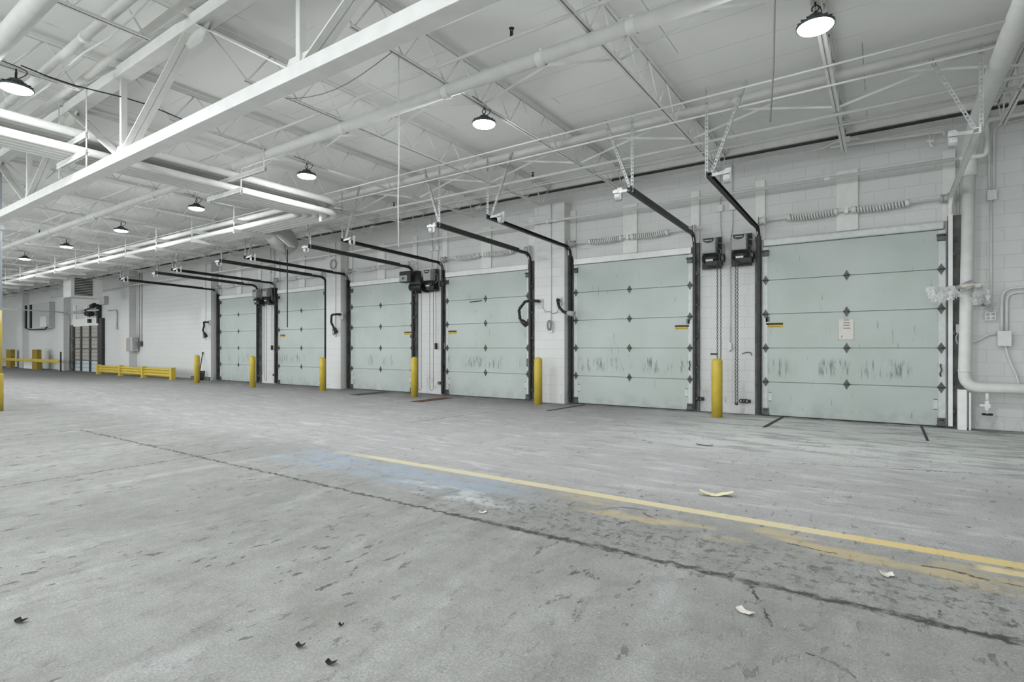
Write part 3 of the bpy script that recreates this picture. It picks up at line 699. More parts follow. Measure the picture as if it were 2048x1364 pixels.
M = Matrix.Translation((1.26,10.4,.255)); obj('hand_wheel', MB().lathe([(0,-.006),(.05,-.006),(.062,-.012),(.066,0),(.062,.012),(.05,.006),(0,.006)], 20, M), 'black', t)
single('pipe_guard', MB().box(.93,1.035,10.44,10.452,0,.60).box(.93,.945,10.452,10.56,0,.60).box(1.02,1.035,10.452,10.50,0,.6).box(1.06,1.085,10.46,10.56,0,.56), 'white', 'white upright channel standing under the bend of the thick wall pipe', 'guard', None, None, .003)
# pipework and boxes beside the thick pipe
pipe('pipe_fitting', fillet([(.93,10.30,4.012),(1.24,10.30,4.0),(1.24,10.36,4.52),(3.,10.36,4.56)], .07), .032, 'white pipe with elbows and unions rising behind the thick wall pipe', 'pipe', [((1.24,10.32,4.14),(0,0,1)),((1.10,10.3,4.005),(1,0,0)),((1.24,10.34,4.3),(0,0,1))])
pipe('drip_line', fillet([(-.72,10.42,4.56),(.77,10.42,4.49),(.77,10.42,4.42)], .04), .020, 'short white pipe with an end elbow on the wall over the paper-sign door')
b = MB().tube(fillet([(.60,10.42,4.49),(.60,10.42,4.33),(.63,10.38,4.27)], .03), .018, 10).box(.56,.64,10.39,10.45,4.35,4.39)
single('drip_valve', b, 'pipewhite', 'small white drip valve hanging from the short wall pipe', 'valve')
pipe('conduit', [(.955,W-.03,0.05),(.96,W-.03,3.9)], .010, 'thin white conduit up the wall between door frame and thick pipe', 'conduit')
def boxc(name, x0, x1, z0, z1, lab, d=.07):
    t = thing(name, lab, 'electrical box', ((x0+x1)/2, W-d/2, z0), 'wall boxes')
    obj('body', MB().box(x0,x1,W-d+.008,W,z0,z1), 'lightgrey', t, .003)
    obj('cover', MB().box(x0-.004,x1+.004,W-d,W-d+.0075,z0-.004,z1+.004), 'lightgrey', t, .002)
    return t
t = boxc('junction_box', 1.40, 1.545, 1.25, 1.465, 'square grey junction box with conduits above, by the thick pipe', .12)
pipe('conduit', fillet([(1.455,W-.03,1.465),(1.455,W-.03,2.10),(2.6,W-.03,2.10)], .16, 8), .019, 'upper of two bent conduits rising from the square junction box', 'conduit')
pipe('conduit', fillet([(1.51,W-.03,1.465),(1.51,W-.03,2.035),(2.6,W-.03,2.035)], .13, 8), .019, 'lower of two bent conduits rising from the square junction box', 'conduit')
pipe('flex_conduit', fillet([(1.40,W-.04,1.44),(1.30,W-.04,1.42),(1.16,W-.04,1.32),(1.04,W-.04,1.29)], .05), .016, 'bent conduit from the square junction box towards the thick pipe', 'conduit')
pipe('flex_conduit', fillet([(1.49,W-.05,1.25),(1.53,W-.05,1.05),(1.62,W-.05,.80),(1.66,W-.05,.55)], .1), .015, 'slanting conduit dropping from the square junction box', 'conduit')
t = boxc('outlet_box', 1.265, 1.385, 1.632, 1.752, 'small double outlet box on the wall under the plastic wrapping', .06)
b = MB()
for sx in (1.295, 1.355):
    for sz in (1.665, 1.72): b.lathe([(0,-.003),(.02,-.003),(.02,.0),(0,.0)], 12, Matrix.Translation((sx, W-.0615, sz)) @ Matrix.Rotation(PI/2, 4, 'X'))
obj('socket', b, 'cabinet', t)
boxc('junction_box', 1.29, 1.39, 3.42, 3.56, 'small white junction box high on the wall beside the thick pipe', .08)
pipe('conduit', [(1.335,W-.03,1.75),(1.335,W-.03,3.42)], .014, 'straight conduit from the double outlet up to the small junction box', 'conduit')
pipe('conduit', fillet([(1.315,W-.03,3.56),(1.31,W-.03,4.70)], .1), .013, 'straighter of two conduits above the small high junction box', 'conduit')
pipe('conduit', fillet([(1.37,W-.03,3.56),(1.37,W-.03,4.52),(2.2,W-.03,4.60)], .12), .013, 'conduit bending away above the small high junction box', 'conduit')
single('jamb_switch', MB().box(.925,.965,W-.075,W-.03,1.45,1.58).tube(fillet([(.95,W-.06,1.45),(.92,W-.06,1.38),(.945,W-.06,1.28)], .05), .010, 6), 'lightgrey', 'small pale switch box in front of the steel door frame by the thick pipe', 'switch')

# conduits with little boxes above the piers
for cx, n1, z1 in ((-2.43, 'grey openers by the paper-sign door', 3.25), (-9.80, 'boxy black opener', 3.27), (-17.3, 'far pair of openers', 3.25)):
    t = thing('opener_feed', 'pair of thin conduits with two boxes feeding the %s' % n1, 'conduit', (cx, W-.02, 3.3), 'opener feed conduits')
    for s in (-1, 1):
        obj('conduit', MB().tube(fillet([(cx+s*.11,W-.025,4.68),(cx+s*.11,W-.025,z1+.25),(cx+s*.08,W-.06,z1)], .1), .012, 8), 'pipewhite', t)
        obj('box', MB().box(cx+s*.11-.055,cx+s*.11+.055,W-.06,W,3.80,3.92), 'lightgrey', t, .004)
pipe('conduit', [(-2.36,W-.02,1.15),(-2.36,W-.02,2.75)], .012, 'thin white conduit down the pier under the grey openers, ending in a small switch', 'conduit')
obj('switch', MB().box(-2.39,-2.33,W-.05,W,1.18,1.32), 'lightgrey', bpy.data.objects['conduit.013'] if 'conduit.013' in bpy.data.objects else None)
for x, lab in ((-9.76, 'nearer'),):
    pass
for x, z, lab in ((-9.73,1.26,'dark pull handle on a cord under the boxy black opener'),(-9.45,1.26,'pale pull handle on a cord nearer the third dock door'),(-17.27,1.22,'dark pull handle on a cord under the far pair of openers')):
    t = thing('pull_switch', lab, 'cord', (x, W-.06, z), 'pull cords')
    obj('pull_line', MB().cyl((x,W-.06,z),(x,W-.06,2.75),.006,6), 'cord', t)
    obj('grip', MB().box(x-.025,x+.025,W-.09,W-.03,z-.07,z+.09), 'lightgrey' if x == -9.45 else 'black', t, .008)

# ------------------------------------------------------------------ flexible dock lights and cords on the pilasters
PY = W-.31
def dock_light(pts, lab, plate_at, hd, extra=None):
    t = thing('dock_light_arm', lab, 'dock light', pts[0], 'flexible dock light arms')
    pts = [Vector(p) for p in pts]
    b = MB()
    for p, q in zip(pts, pts[1:]):
        L = (q-p).length; n = max(1, int(L/.085)); u = (q-p)/L
        for k in range(n):
            a, c = p+u*(L*k/n), p+u*(L*(k+1)/n); b.tube([a, a+(c-a)*.1, a+(c-a)*.85, c], [.022,.034,.034,.022], 8)
    obj('arm', b, 'black', t)
    x, y, z = plate_at; obj('mount', MB().box(x-.07,x+.07,y-.03,y,z-.10,z+.10), 'galv', t, .004)
    e = pts[-1]; d = (pts[-1]-pts[-2]).normalized(); b = MB().tube([e-d*.02, e+d*.02, e+d*.16], [.03,.055,.06], 12)
    obj('lamp_head', b, hd, t)
    return t
dock_light([(-6.36,PY-.03,2.27),(-6.36,PY-.16,2.27),(-6.62,PY-.20,2.27),(-6.78,PY-.22,2.09),(-6.75,PY-.22,1.87),(-6.70,PY-.22,1.83)], 'black jointed dock light arm curling down beside the third dock door', (-6.34,PY,2.22), 'black')
dock_light([(-5.86,PY-.03,2.27),(-5.84,PY-.12,2.27),(-5.77,PY-.16,2.10),(-5.65,PY-.18,1.99),(-5.55,PY-.18,1.97)], 'black jointed dock light arm bent towards the second dock door', (-5.86,PY,2.24), 'greycover')
dock_light([(-13.24,PY-.03,2.21),(-13.26,PY-.16,2.22),(-13.46,PY-.2,2.2),(-13.48,PY-.2,1.98),(-13.34,PY-.2,1.80)], 'black jointed dock light arm on the pilaster between fourth and fifth doors', (-13.24,PY,2.17), 'black')
dock_light([(-20.95,PY-.03,2.19),(-21.1,PY-.14,2.20),(-20.95,PY-.2,2.05),(-21.05,PY-.2,1.88),(-20.92,PY-.2,1.76)], 'black jointed dock light arm on the pilaster by the sixth dock door', (-20.95,PY,2.17), 'black')
def drop(x, z, lab, y=PY):
    t = thing('outlet_drop', lab, 'outlet', (x, y, z), 'outlet drops')
    obj('conduit', MB().cyl((x,y-.018,z+.12),(x,y-.018,4.40),.010,8), 'pipewhite', t)
    obj('outlet', MB().box(x-.045,x+.045,y-.06,y,z-.06,z+.06), 'lightgrey', t, .005)
    b = MB()
    for k in range(4): b.tube([(x-.03+.012*k+.045*math.sin(a)*(1 if k % 2 else -1), y-.07-.008*k, z+.10+.11*math.cos(a)) for a in [2*PI*m/12 for m in range(12)]], .007, 5, True)
    obj('coiled_cord', b, 'cord', t)
drop(-6.06, 1.62, 'outlet with a coiled cord on the pilaster between second and third dock doors')
drop(-13.52, 1.62, 'outlet with a coiled cord on the pilaster between fourth and fifth dock doors')
drop(-21.22, 1.60, 'outlet with a coiled cord on the pilaster beside the sixth dock door')
b = MB()
for k in range(3): b.tube([(-13.62+.13*math.cos(a)+.01*k, PY-.02-.012*k, 3.73+.14*math.sin(a)) for a in [2*PI*m/18 for m in range(18)]], .007, 5, True)
single('wire_coil', b, 'cord', 'coil of wire hung high on the pilaster between fourth and fifth doors', 'coil')
pipe('slack_wire', [(-6.26,PY-.03,2.12),(-6.20,PY-.03,2.02),(-6.10,PY-.03,2.04),(-6.03,PY-.02,1.98),(-5.9,PY-.03,2.0),(-5.86,PY-.03,2.12)], .006, 'thin grey cord looping between two dock light arms on the nearest pilaster', 'cord', (), 'cord', 6)
# plastic-wrapped arm beside the first door
t = thing('wrapped_dock_light', 'dock light arm wrapped in crumpled clear plastic beside the thick pipe', 'dock light', (1.0, W-.4, 2.1))
b = MB(); ap = [Vector(p) for p in ((1.24,10.55,1.86),(1.20,10.28,2.06),(1.05,10.20,2.155),(.90,10.18,2.10),(.76,10.18,2.085),(.64,10.18,2.08))]
b.tube(ap, [.03,.035,.05,.03,.04,.05], 10); obj('arm', b, 'greycover', t)
def crumple(poly, nu, nv, amp, seed):
    rnd = random.Random(seed); b = MB(); A, B, Cc, D = [Vector(p) for p in poly]; vs = []
    for i in range(nu+1):
        for j in range(nv+1):
            u, v = i/nu, j/nv; p = (A*(1-u)+B*u)*(1-v)+(D*(1-u)+Cc*u)*v
            vs.append(p+Vector((rnd.uniform(-1,1), rnd.uniform(-1.4,1.4), rnd.uniform(-1,1)))*amp*(.4+v))
    b.faces(vs, [(i*(nv+1)+j,(i+1)*(nv+1)+j,(i+1)*(nv+1)+j+1,i*(nv+1)+j+1) for i in range(nu) for j in range(nv)])
    return b
obj('plastic_wrap', crumple(((.53,10.13,2.13),(.87,10.13,2.12),(.86,10.12,1.92),(.58,10.12,1.90)), 14, 9, .014, 3), 'plastic', t)
obj('plastic_wrap', crumple(((.92,10.12,2.15),(1.20,10.12,2.14),(1.14,10.12,2.08),(.95,10.12,2.09)), 10, 4, .018, 5), 'paper', t)
obj('plastic_wrap', crumple(((1.10,10.16,2.14),(1.27,10.22,2.05),(1.27,10.35,1.84),(1.06,10.3,1.88)), 10, 10, .02, 9), 'plastic', t)
obj('plastic_wrap', crumple(((.80,10.13,2.10),(.86,10.13,2.13),(.95,10.12,1.97),(.90,10.12,1.94)), 5, 7, .012, 12), 'plastic', t)
b = MB(); rnd = random.Random(4)
for k in range(7): b.bar((1.32,W-.07,1.84),(1.32+rnd.uniform(-.09,.09),W-.09,1.84+rnd.uniform(-.05,.07)), .02, .004)
obj('tied_end', b, 'plastic', t)

# ------------------------------------------------------------------ stacked pipes on trapeze hangers
NP, SP, RP = 5, .125, .057
def bundle(zc, rad, lab, npipe):
    t = thing('pipe_bank', lab, 'pipes', (-9.2, 5., zc), 'stacked pipe banks')
    for i in range(npipe):
        x, y = -8.94-SP*i, 7.00-SP*i
        pts = fillet([(x,-5.5,zc),(x,y,zc),(XL,y,zc)], rad, 10)
        obj('pipe', MB().tube(pts, RP, 14), 'pipewhite', t)
    return t
bundle(3.887, .40, 'lower bank of five parallel white pipes that bends towards the far end', 5)
bundle(4.108, .40, 'upper bank of white pipes above the five-pipe bank', 4)
def trapeze(p, q, rods, lab, ru):
    t = thing('pipe_hanger', lab, 'hanger', ((p[0]+q[0])/2, (p[1]+q[1])/2, 3.75), 'trapeze pipe hangers')
    for z, e in ((3.79, 0.), (4.011, .0)):
        P, Q = Vector((p[0],p[1],z)), Vector((q[0],q[1],z)); d = (Q-P).normalized()
        if z > 3.9: Q = Q+d*ru; P = P+d*(.0)
        b = MB(); b.bar(P, Q, .042, .003); s = d.cross(Vector((0,0,1)))
        for sg in (-1, 1): b.bar(P+s*sg*.0195, Q+s*sg*.0195, .003, .08)
        n = int((Q-P).length/.05)
        for sg in (-1, 1):
            for k in range(n):
                c0 = P+(Q-P)*((k+.5)/n)+Vector((0,0,-.0405)); b.bar(c0+s*sg*.013-d*.011, c0+s*sg*.013+d*.011, .016, .003)
        obj('strut', b, 'steelwhite', t)
    for r in rods: obj('rod', MB().cyl((r[0],r[1],r[2]),(r[0],r[1],r[3]), .009, 6), 'steelwhite', t)
trapeze((-9.66,2.70),(-8.58,2.70), [(-8.61,2.70,3.60,4.78),(-9.63,2.70,3.62,4.78)], 'trapeze hanger of the pipe banks resting at the truss', .0)
trapeze((-9.66,4.77),(-8.58,4.77), [(-8.61,4.77,3.72,4.15),(-9.60,4.77,3.72,4.4),(-7.96,4.77,4.0,4.35)], 'trapeze hanger before the pipe bend with a long upper strut', .68)
trapeze((-9.66,.9),(-8.58,.9), [(-8.61,.9,3.76,4.8),(-9.63,.9,3.76,4.8)], 'trapeze hanger of the pipe banks above the camera side', .0)
for k in range(12):
    x = -11.72-1.88*k
    trapeze((x,6.32),(x,7.20), [(x,6.34,3.72,4.36),(x,7.18,3.78,4.36)], 'trapeze hanger of the pipe banks, %s past their bend' % ORD[k], .12)
single('pipe_tag', MB().box(-9.12,-9.08,6.62,6.65,3.70,3.835), 'white', 'small white tag hanging below the bend of the five-pipe bank', 'tag')

# ------------------------------------------------------------------ hanging lamps
def lamp(x, y, lab):
    z = 4.12
    t = thing('hanging_lamp', lab, 'lamp', (x, y, z), 'round hanging lamps')
    M = Matrix.Translation((x, y, z))
    obj('housing', MB().lathe([(.150,-.002),(.157,.0),(.157,.018),(.13,.035),(.085,.05),(.075,.075),(.06,.10),(.03,.112),(0,.112)], 32, M), 'housing', t)
    fin = MB()
    for k in range(16):
        a = 2*PI*k/16; fin.bar((x+.06*math.cos(a),y+.06*math.sin(a),z+.055),(x+.145*math.cos(a),y+.145*math.sin(a),z+.030), .005, .03)
    obj('cooling_fins', fin, 'housing', t)
    lens = obj('lens', MB().lathe([(0,-.022),(.07,-.024),(.11,-.022),(.136,-.014),(.147,.0),(0,.001)], 32, M), 'lens', t, 0, 'glowing white lens')
    obj('sensor', MB().box(x-.035,x+.035,y-.018,y+.018,z-.032,z-.022), 'cabinet', lens)
    b = MB().tube([(x,y,z+.10),(x,y,z+.14)], .012, 8); b.tube([(x+.03*math.sin(a),y,z+.165-.03*math.cos(a)) for a in [PI*2*k/9-.2 for k in range(9)]], .006, 6)
    b.cyl((x,y,z+.19),(x,y,4.345),.008,6); obj('hook', b, 'black', t)
    obj('power_cord', MB().tube(fillet([(x+.03,y,z+.10),(x+.05,y+.06,z+.15),(x+.03,y+.10,z+.22),(x+.01,y+.03,4.37),(x+.01,y-.25,4.385)], .05), .005, 6), 'black', t)
    l = bpy.data.lights.new('lamp_light', 'AREA'); l.shape = 'DISK'; l.size = .26; l.energy = LAMP_W; l.color = (.95,.975,1.)
    o = bpy.data.objects.new('lamp_light', l); C.objects.link(o); o.parent = t; o.location = (0,0,-.03)
    l = bpy.data.lights.new('lamp_glow', 'POINT'); l.shadow_soft_size = .05; l.energy = GLOW_W; l.color = (.95,.975,1.)
    o = bpy.data.objects.new('lamp_glow', l); C.objects.link(o); o.parent = t; o.location = (0,0,-.085)
    return t
LAMP_W = 43; GLOW_W = 21
ll = ['round hanging lamp nearest the paper-sign door', 'second round hanging lamp along the dock side from the paper-sign door', 'third round hanging lamp along the dock side, by the pipe bend',
      'fourth round hanging lamp along the dock side, over the pipe banks', 'fifth round hanging lamp along the dock side', 'sixth round hanging lamp along the dock side', 'seventh and farthest round hanging lamp in view']
for k in range(7): lamp(-.5-3.76*k, 5.58, ll[k])
lamp(-8.0, 1.86, 'round hanging lamp by the thickest pipe on the camera side of the truss')
for k in (0, 1, 3): lamp(-.5-3.76*k, -.6, 'unseen round hanging lamp over the open floor on the camera side, %s from the right' % ORD[k])  # unseen lamps, set back so the truss is lit less harshly
for k in range(4): lamp(-.5-3.76*k, -4.4, 'unseen round hanging lamp far behind over the open floor, %s from the right' % ORD[k])  # unseen row, repeated out of view for more light
for k in range(4, 9, 2): lamp(-.5-3.76*k, .2, 'unseen lamp added to brighten the deep hall on the camera side, %s from the near end' % ORD[k])  # extra unseen lamps, added to light the depth of the hall
for k in (0, 2, 4): lamp(-26.8-3.76*k, 5.58, 'unseen lamp added to brighten the far end of the hall, %s' % {0: 'nearer', 2: 'middle', 4: 'farther'}[k])  # extra unseen lamps, added to lift the far wall

# ------------------------------------------------------------------ hanging wires and rods
pipe('hanging_cable', [(-4.26,4.08,4.36),(-4.262,4.08,3.6),(-4.255,4.08,3.2),(-4.268,4.08,2.8),(-4.258,4.08,2.30)], .007, 'pale cable hanging straight down in front of the fourth dock door track', 'cable', (), 'pipewhite', 6)
pipe('hanging_cable', [(-.5,3.33,4.35),(-.503,3.33,3.7),(-.496,3.325,3.2),(-.50,3.31,2.8),(-.512,3.27,2.47)], .005, 'thin cable hanging near the nearest round lamp', 'cable', (), 'cord', 6)
pipe('hanging_rod', [(-12.60,8.2,1.75),(-12.60,8.2,3.78)], .013, 'dark straight rod hanging in front of the fifth dock door', 'rod', (), 'dark', 8)
pts = [(-4.26-.235*k, 3.98, 4.33-.14*math.sin(PI*k/8)) for k in range(9)]
pipe('slack_cable', pts, .005, 'slack dark cable looped just below the truss chord between joists', 'cable', (), 'cord', 6)
pts = [(-8.0,1.9+.25*k,4.40-.03*math.sin(k)) for k in range(8)]
pipe('slack_cable', pts, .008, 'dark cable lying along the joist near the near lamp', 'cable', (), 'black', 6)

# round fan housing under the pipe banks
t = thing('exhaust_fan', 'round grey fan housing with a flat arm under the pipe bend', 'fan', (-12.8, 8.1, 3.9))
M = Matrix.Translation((-12.9, 8.2, 4.06)) @ Matrix.Rotation(math.radians(62), 4, 'Y') @ Matrix.Rotation(math.radians(-12), 4, 'X')
obj('drum', MB().lathe([(0,-.10),(.40,-.10),(.43,-.085),(.43,-.06),(.41,-.05),(.43,.0),(.43,.16),(0,.16)], 36, M), 'cabinet', t)
obj('arm', MB().bar((-12.70,8.0,4.10),(-12.12,8.02,3.74), .16, .03, (1,0,1)), 'board', t, .004)
obj('pull_chain', MB().tube([(-12.55,8.1,3.85),(-12.53,8.1,3.6),(-12.50,8.12,3.4)], .006, 5), 'cord', t)

# ------------------------------------------------------------------ unit heater over the far door
t = thing('unit_heater', 'white box heater with dark louvres hung under the roof before the far door', 'heater', (-28.6, 8.85, 3.38))
obj('casing', MB().box(-29.1,-28.2,8.30,9.42,3.38,4.20), 'board', t, .012)
obj('louvre_recess', MB().box(-28.2,-28.185,8.43,9.06,3.46,4.18), 'rubber', t)
b = MB()
for k in range(10): b.bar((-28.175,8.43,3.50+k*.07),(-28.175,9.06,3.50+k*.07), .03, .024, (.5,0,1))
obj('louvres', b, 'cabinet', t)
obj('access_panel', MB().box(-29.0,-28.3,8.285,8.30,3.42,3.62), 'white', t)
for p in ((-29,8.4),(-28.3,8.4),(-29,9.3),(-28.3,9.3)): obj('hanger_rod', MB().cyl((p[0],p[1],4.2),(p[0],p[1],4.8),.012,6), 'steelwhite', t)
# ------------------------------------------------------------------ the far door and things around it
d = thing('door_7', 'far tan and grey sectional door with dark uprights under the box heater', 'door', (-34.0, FY, 0), None, 'structure')
for k in range(4): obj('door_panel', MB().box(-35.72,-32.25,FY,FY+.05,k*.585+.01,(k+1)*.585), 'rollup', d)
for x in (-35.68,-34.67,-33.45,-32.33): obj('upright_stile', MB().box(x-.11,x+.11,FY-.035,FY,.02,2.36), 'dark' , d)
for k in range(1,4):
    b = MB().box(-35.7,-32.3,FY-.02,FY,k*.585-.02,k*.585+.02)
    for x in (-35.68,-34.67,-33.45,-32.33): b.box(x-.18,x+.18,FY-.05,FY,k*.585-.03,k*.585+.03)
    obj('hinge_row', b, 'hinge', d)
obj('jamb', MB().box(-36.15,-35.75,FY-.06,W,0,2.45), 'jamb', d); obj('jamb', MB().box(-32.2,-31.75,FY-.08,W,0,2.7), 'dark', d)
obj('header_strip', MB().box(-35.9,-32.2,FY-.03,W,2.36,2.75), 'white', d)
t = thing('door_track', 'pale overhead track of the far tan door', 'track', (-36.1,10.5,2.4), 'overhead door tracks')
obj('rail', MB().tube(fillet([(-36.1,10.56,.05),(-36.1,10.56,3.12),(-36.1,6.9,3.2)], .5, 8), .035, 6), 'cabinet', t)
t = thing('torsion_spring', 'torsion spring shaft above the far tan door', 'spring', (-34,10.5,3.1), 'torsion spring shafts')
obj('shaft', MB().cyl((-36.,10.52,3.10),(-32.,10.52,3.10),.03,8), 'steelwhite', t); obj('coil_spring', MB().cyl((-35.2,10.52,3.10),(-33.9,10.52,3.10),.07,10), 'cabinet', t)
obj('backing_board', MB().box(-35.9,-35.5,W-.05,W,2.7,3.5).box(-34.2,-33.9,W-.05,W,2.75,3.4), 'board', t)
t = thing('door_opener', 'black motor opener beside the far tan door', 'door opener', (-32.3,10.4,2.9), 'door openers')
obj('motor', MB().cyl((-32.5,10.4,3.30),(-32.1,10.4,3.34),.11,12).cyl((-33.1,10.4,2.95),(-32.5,10.4,2.92),.13,12), 'black', t)
obj('frame', MB().bar((-33.6,10.45,3.15),(-32.3,10.45,3.25),.05,.07).bar((-33.5,10.45,3.1),(-32.9,10.45,2.8),.05,.07).box(-32.35,-32.15,10.55,W,2.45,3.4).box(-33.4,-33.2,10.5,W,2.5,2.7), 'dark', t)
obj('control_box', MB().box(-31.9,-31.3,10.52,W,3.35,3.75), 'cabinet', t)
t = thing('barrier_rail', 'yellow ribbed barrier rail of three bays in front of the far door', 'barrier', (-26.4, 9.8, 0))
PX = [(-30.3,9.92),(-27.65,9.86),(-25.22,9.80),(-22.55,9.74)]
for x, y in PX:
    obj('post', MB().box(x-.07,x+.07,y-.02,y+.14,.015,.46), 'yellow', t, .006); obj('foot_plate', MB().box(x-.14,x+.14,y-.06,y+.18,0,.016), 'yellow', t)
for (xa, ya), (xb, yb) in zip(PX, PX[1:]):
    prof = []
    for k in range(25):
        u = k/24; prof.append((-.055*(.5-.5*math.cos(u*3*2*PI)), .08+.34*u))
    b = MB(); n = len(prof); vs = []
    for X, Y in ((xa+.07, ya+.06),(xb-.07, yb+.06)):
        vs += [(X, Y+o, z) for o, z in prof]+[(X, Y+o+.012, z) for o, z in prof]
    b.faces(vs, [(i, i+1, 2*n+i+1, 2*n+i) for i in range(n-1)]+[(n+i, n+i+1, 3*n+i+1, 3*n+i) for i in range(n-1)]+[(0,n,3*n,2*n),(n-1,2*n-1,4*n-1,3*n-1)], True)
    obj('rail_panel', b, 'yellow', t)
single('timber_beam', MB().box(-22.3,-20.9,10.35,10.5,0,.13), 'jamb', 'grey timber beam lying on the floor behind the end of the ribbed barrier', 'beam')
t = thing('guard_rail', 'low yellow guard rail on wide ochre posts along the far wall', 'barrier', (-41, 10, 0))
for x0, x1 in ((-45.05,-44.1),(-40.05,-39.2)): obj('post', MB().box(x0, x1, 10.0, 10.2, 0, 1.13), 'oldyellow', t)
obj('rail', MB().box(-53,-35.33,9.93,10.0,.44,.60).box(-53,-35.33,9.90,9.93,.49,.55), 'yellow', t)
obj('end_post', MB().box(-35.33,-35.25,9.94,9.99,0,1.02), 'dark', t)
single('floor_box', MB().box(-42.6,-41.0,10.25,10.6,0,.42), 'white', 'white box on the floor behind the guard rail', 'box')
t = thing('electrical_cabinet', 'large grey wall cabinet with black vertical bars beyond the far door', 'cabinet', (-40.5,10.6,2.3))
obj('body', MB().box(-43.2,-38.9,W-.25,W,2.35,3.85), 'cabinet', t, .01); 
b = MB()
for x in (-43.0,-42.1): b.box(x, x+.22, W-.32, W-.25, 2.4, 3.8)
b.tube([(-42.8,W-.3,2.42),(-42.0,W-.3,2.3),(-39.4,W-.3,2.28),(-38.9,W-.3,2.5)], .03, 6)
obj('bus_bar', b, 'black', t)
obj('switch_box', MB().box(-39.9,-38.9,W-.4,W-.25,2.42,3.02), 'lightgrey', t, .01)
single('wall_phone', MB().box(-44.9,-44.4,W-.12,W,1.3,1.5).box(-44.75,-44.4,W-.12,W,1.5,1.75), 'black', 'small black wall device above the guard rail', 'device')
t = thing('panel_board', 'pale panel board beside the far pilaster under conduits', 'electrical box', (-28.2,10.3,1.1), 'wall boxes')
obj('panel_case', MB().box(-28.08,-27.80,W-.30,W-.05,1.07,1.70), 'galv', t, .006); obj('panel_door', MB().box(-28.40,-28.12,W-.42,W-.31,1.10,1.68), 'paper', t, .006)
obj('disconnect', MB().box(-27.72,-27.45,W-.12,W,1.3,1.52), 'hinge', t)
for x, z0 in ((-27.95,1.7),(-27.80,1.7),(-27.55,1.5)): obj('conduit', MB().cyl((x,W-.04,z0),(x,W-.04,4.6),.035,8), 'pipewhite', t)
t = thing('conduit_drop', 'hooked grey conduit on the wall between far door and panel board', 'conduit', (-30.3,10.6,2.3))
obj('pipe', MB().tube(fillet([(-31.2,W-.04,3.05),(-30.2,W-.04,3.05),(-30.2,W-.04,2.25)], .2), .03, 8), 'cabinet', t)
obj('switch', MB().box(-30.27,-30.13,W-.08,W,2.1,2.26), 'cabinet', t)
# shovel leaning on the wall
t = thing('shovel', 'black scoop shovel leaning on the wall beside the last bollard', 'shovel', (-21.3,10.3,.0))
h0, h1 = Vector((-21.22,10.16,.30)), Vector((-21.40,10.37,1.06))
obj('handle', MB().tube([h0, h0*.5+h1*.5, h1*.85+h0*.15, h1], [.018,.018,.018,.026], 8), 'black', t)
b = MB(); vs = []; n = 8
for j in range(5):
    v = j/4
    for i in range(n+1):
        u = i/n-.5; w_ = u*.32*(1-.35*v*v); q = .08*(u*2)**2-.06*v
        vs.append((-21.20+.45*w_+.89*q, 10.18+.89*w_-.45*q, .36-.355*v))
b.faces(vs, [(j*(n+1)+i, j*(n+1)+i+1, (j+1)*(n+1)+i+1, (j+1)*(n+1)+i) for j in range(4) for i in range(n)], True)
sc = obj('scoop', b, 'black', t); sm = sc.modifiers.new('thick', 'SOLIDIFY'); sm.thickness = .012

# ------------------------------------------------------------------ floor steel and litter
def strip(x0, y0, x1, y1, w, mat, name, lab, cat, group=None, h=.008):
    single(name, MB().bar((x0,y0,h/2),(x1,y1,h/2), w, h), mat, lab, cat, group)
strip(-1.50,9.05,-1.45,10.55,.05,'plate','floor_strip','black steel strip in the floor at the opener side of the paper-sign door','strip','steel floor strips')
strip(.49,8.95,.50,10.58,.03,'plate','floor_strip','black steel strip in the floor at the thick pipe side of the paper-sign door','strip','steel floor strips')
strip(-5.36,9.05,-5.27,10.45,.05,'plate','floor_strip','black steel strip in the floor before the second dock door','strip','steel floor strips')
strip(-8.72,8.85,-8.76,10.05,.30,'rust','floor_plate','rusty brown plate in the floor before the third dock door','plate','steel floor plates',.006)
strip(-11.30,9.25,-11.38,10.5,.36,'plate','floor_plate','dark plate in the floor before the fourth dock door','plate','steel floor plates',.006)
def scrap(name, x, y, L, w, rot, mat, lab, cat, curl=.02, seed=1, group=None):
    rnd = random.Random(seed); b = MB(); vs = []; n, m = 6, 2
    for i in range(n+1):
        for j in range(m+1):
            u, v = i/n-.5, j/m-.5
            vs.append((u*L+rnd.uniform(-1,1)*L*.02, v*w+rnd.uniform(-1,1)*w*.06+.12*w*math.sin(6*u), .004+curl*(abs(u*2)**2)+rnd.uniform(0,.3)*curl))
    Rm = Matrix.Translation((x,y,0)) @ Matrix.Rotation(rot, 4, 'Z'); vs = [Rm @ Vector(p) for p in vs]
    b.faces(vs, [(i*(m+1)+j,(i+1)*(m+1)+j,(i+1)*(m+1)+j+1,i*(m+1)+j+1) for i in range(n) for j in range(m)])
    o = single(name, b, mat, lab, cat, group); s = o.modifiers.new('thick', 'SOLIDIFY'); s.thickness = .003
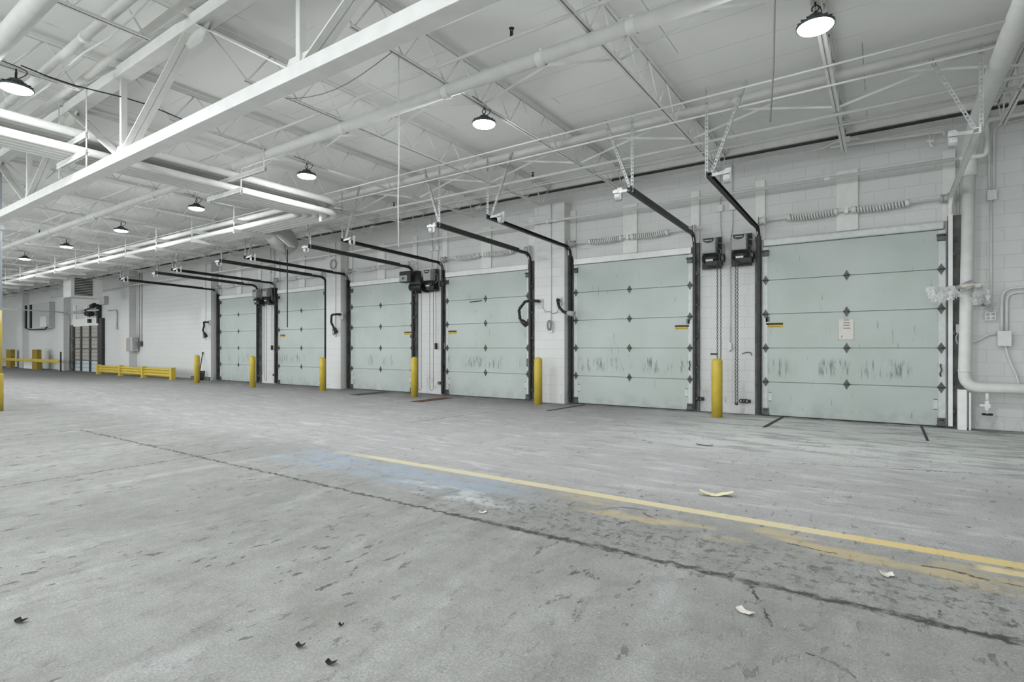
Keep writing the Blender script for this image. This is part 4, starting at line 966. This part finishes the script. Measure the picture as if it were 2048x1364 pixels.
scrap('plastic_scrap', -1.13, 4.64, .26, .07, .35, 'scrap', 'curled cream strip lying on the floor beyond the yellow line', 'scrap', .03, 2)
scrap('paper_scrap', -.52, 2.66, .075, .035, -.5, 'paper', 'small crumpled white wrapper on the near floor below the long crack', 'litter', .01, 4, 'litter on the floor')
scrap('paper_scrap', .02, 3.52, .06, .05, .2, 'paper', 'small white crumpled paper between long crack and yellow line', 'litter', .012, 6, 'litter on the floor')
scrap('paper_scrap', -2.44, 3.18, .05, .03, .8, 'paper', 'tiny white scrap on the long crack near the picture centre', 'litter', .008, 8, 'litter on the floor')
scrap('rubber_scrap', -1.83, 6.92, .20, .03, .1, 'rubber', 'thin black rubber sliver on the floor before the nearest bollard', 'scrap', .012, 3)
for x, y, s, lab in ((-1.954,1.33,.035,'small black lump on the near floor, left of the other lump'), (-1.75,1.325,.04,'small black lump on the near floor, nearest the picture bottom'), (-1.953,1.53,.022,'tiny dark ring on the near floor above two black lumps'), (-3.157,.75,.045,'small dark lump on the near floor by the picture edge')):
    scrap('dark_lump', x, y, s, s*.55, .3, 'rubber', lab, 'debris', .012, int(x*-100), 'dark lumps on the near floor')

# ------------------------------------------------------------------ daylight, camera, view
w = bpy.data.worlds.new('daylight'); bpy.context.scene.world = w; w.use_nodes = True
bg = w.node_tree.nodes['Background']; bg.inputs[0].default_value = (.90,.96,1.,1); bg.inputs[1].default_value = 2.2
cam = bpy.data.cameras.new('camera'); co = bpy.data.objects.new('camera', cam); C.objects.link(co)
co.location = (0,0,1.22); co.rotation_euler = (PI/2, 0, math.radians(34.4))
cam.sensor_width = 36; cam.lens = 1082/2048*36; cam.shift_y = 14/2048; cam.clip_end = 200
S = bpy.context.scene; S.camera = co
S.view_settings.view_transform = 'Standard'; S.view_settings.look = 'None'; S.view_settings.gamma = 1; S.view_settings.use_curve_mapping = False
S.view_settings.exposure = .56
S.cycles.max_bounces = 8; S.cycles.glossy_bounces = 2; S.cycles.transmission_bounces = 4; S.cycles.transparent_max_bounces = 6
S.cycles.adaptive_threshold = .03
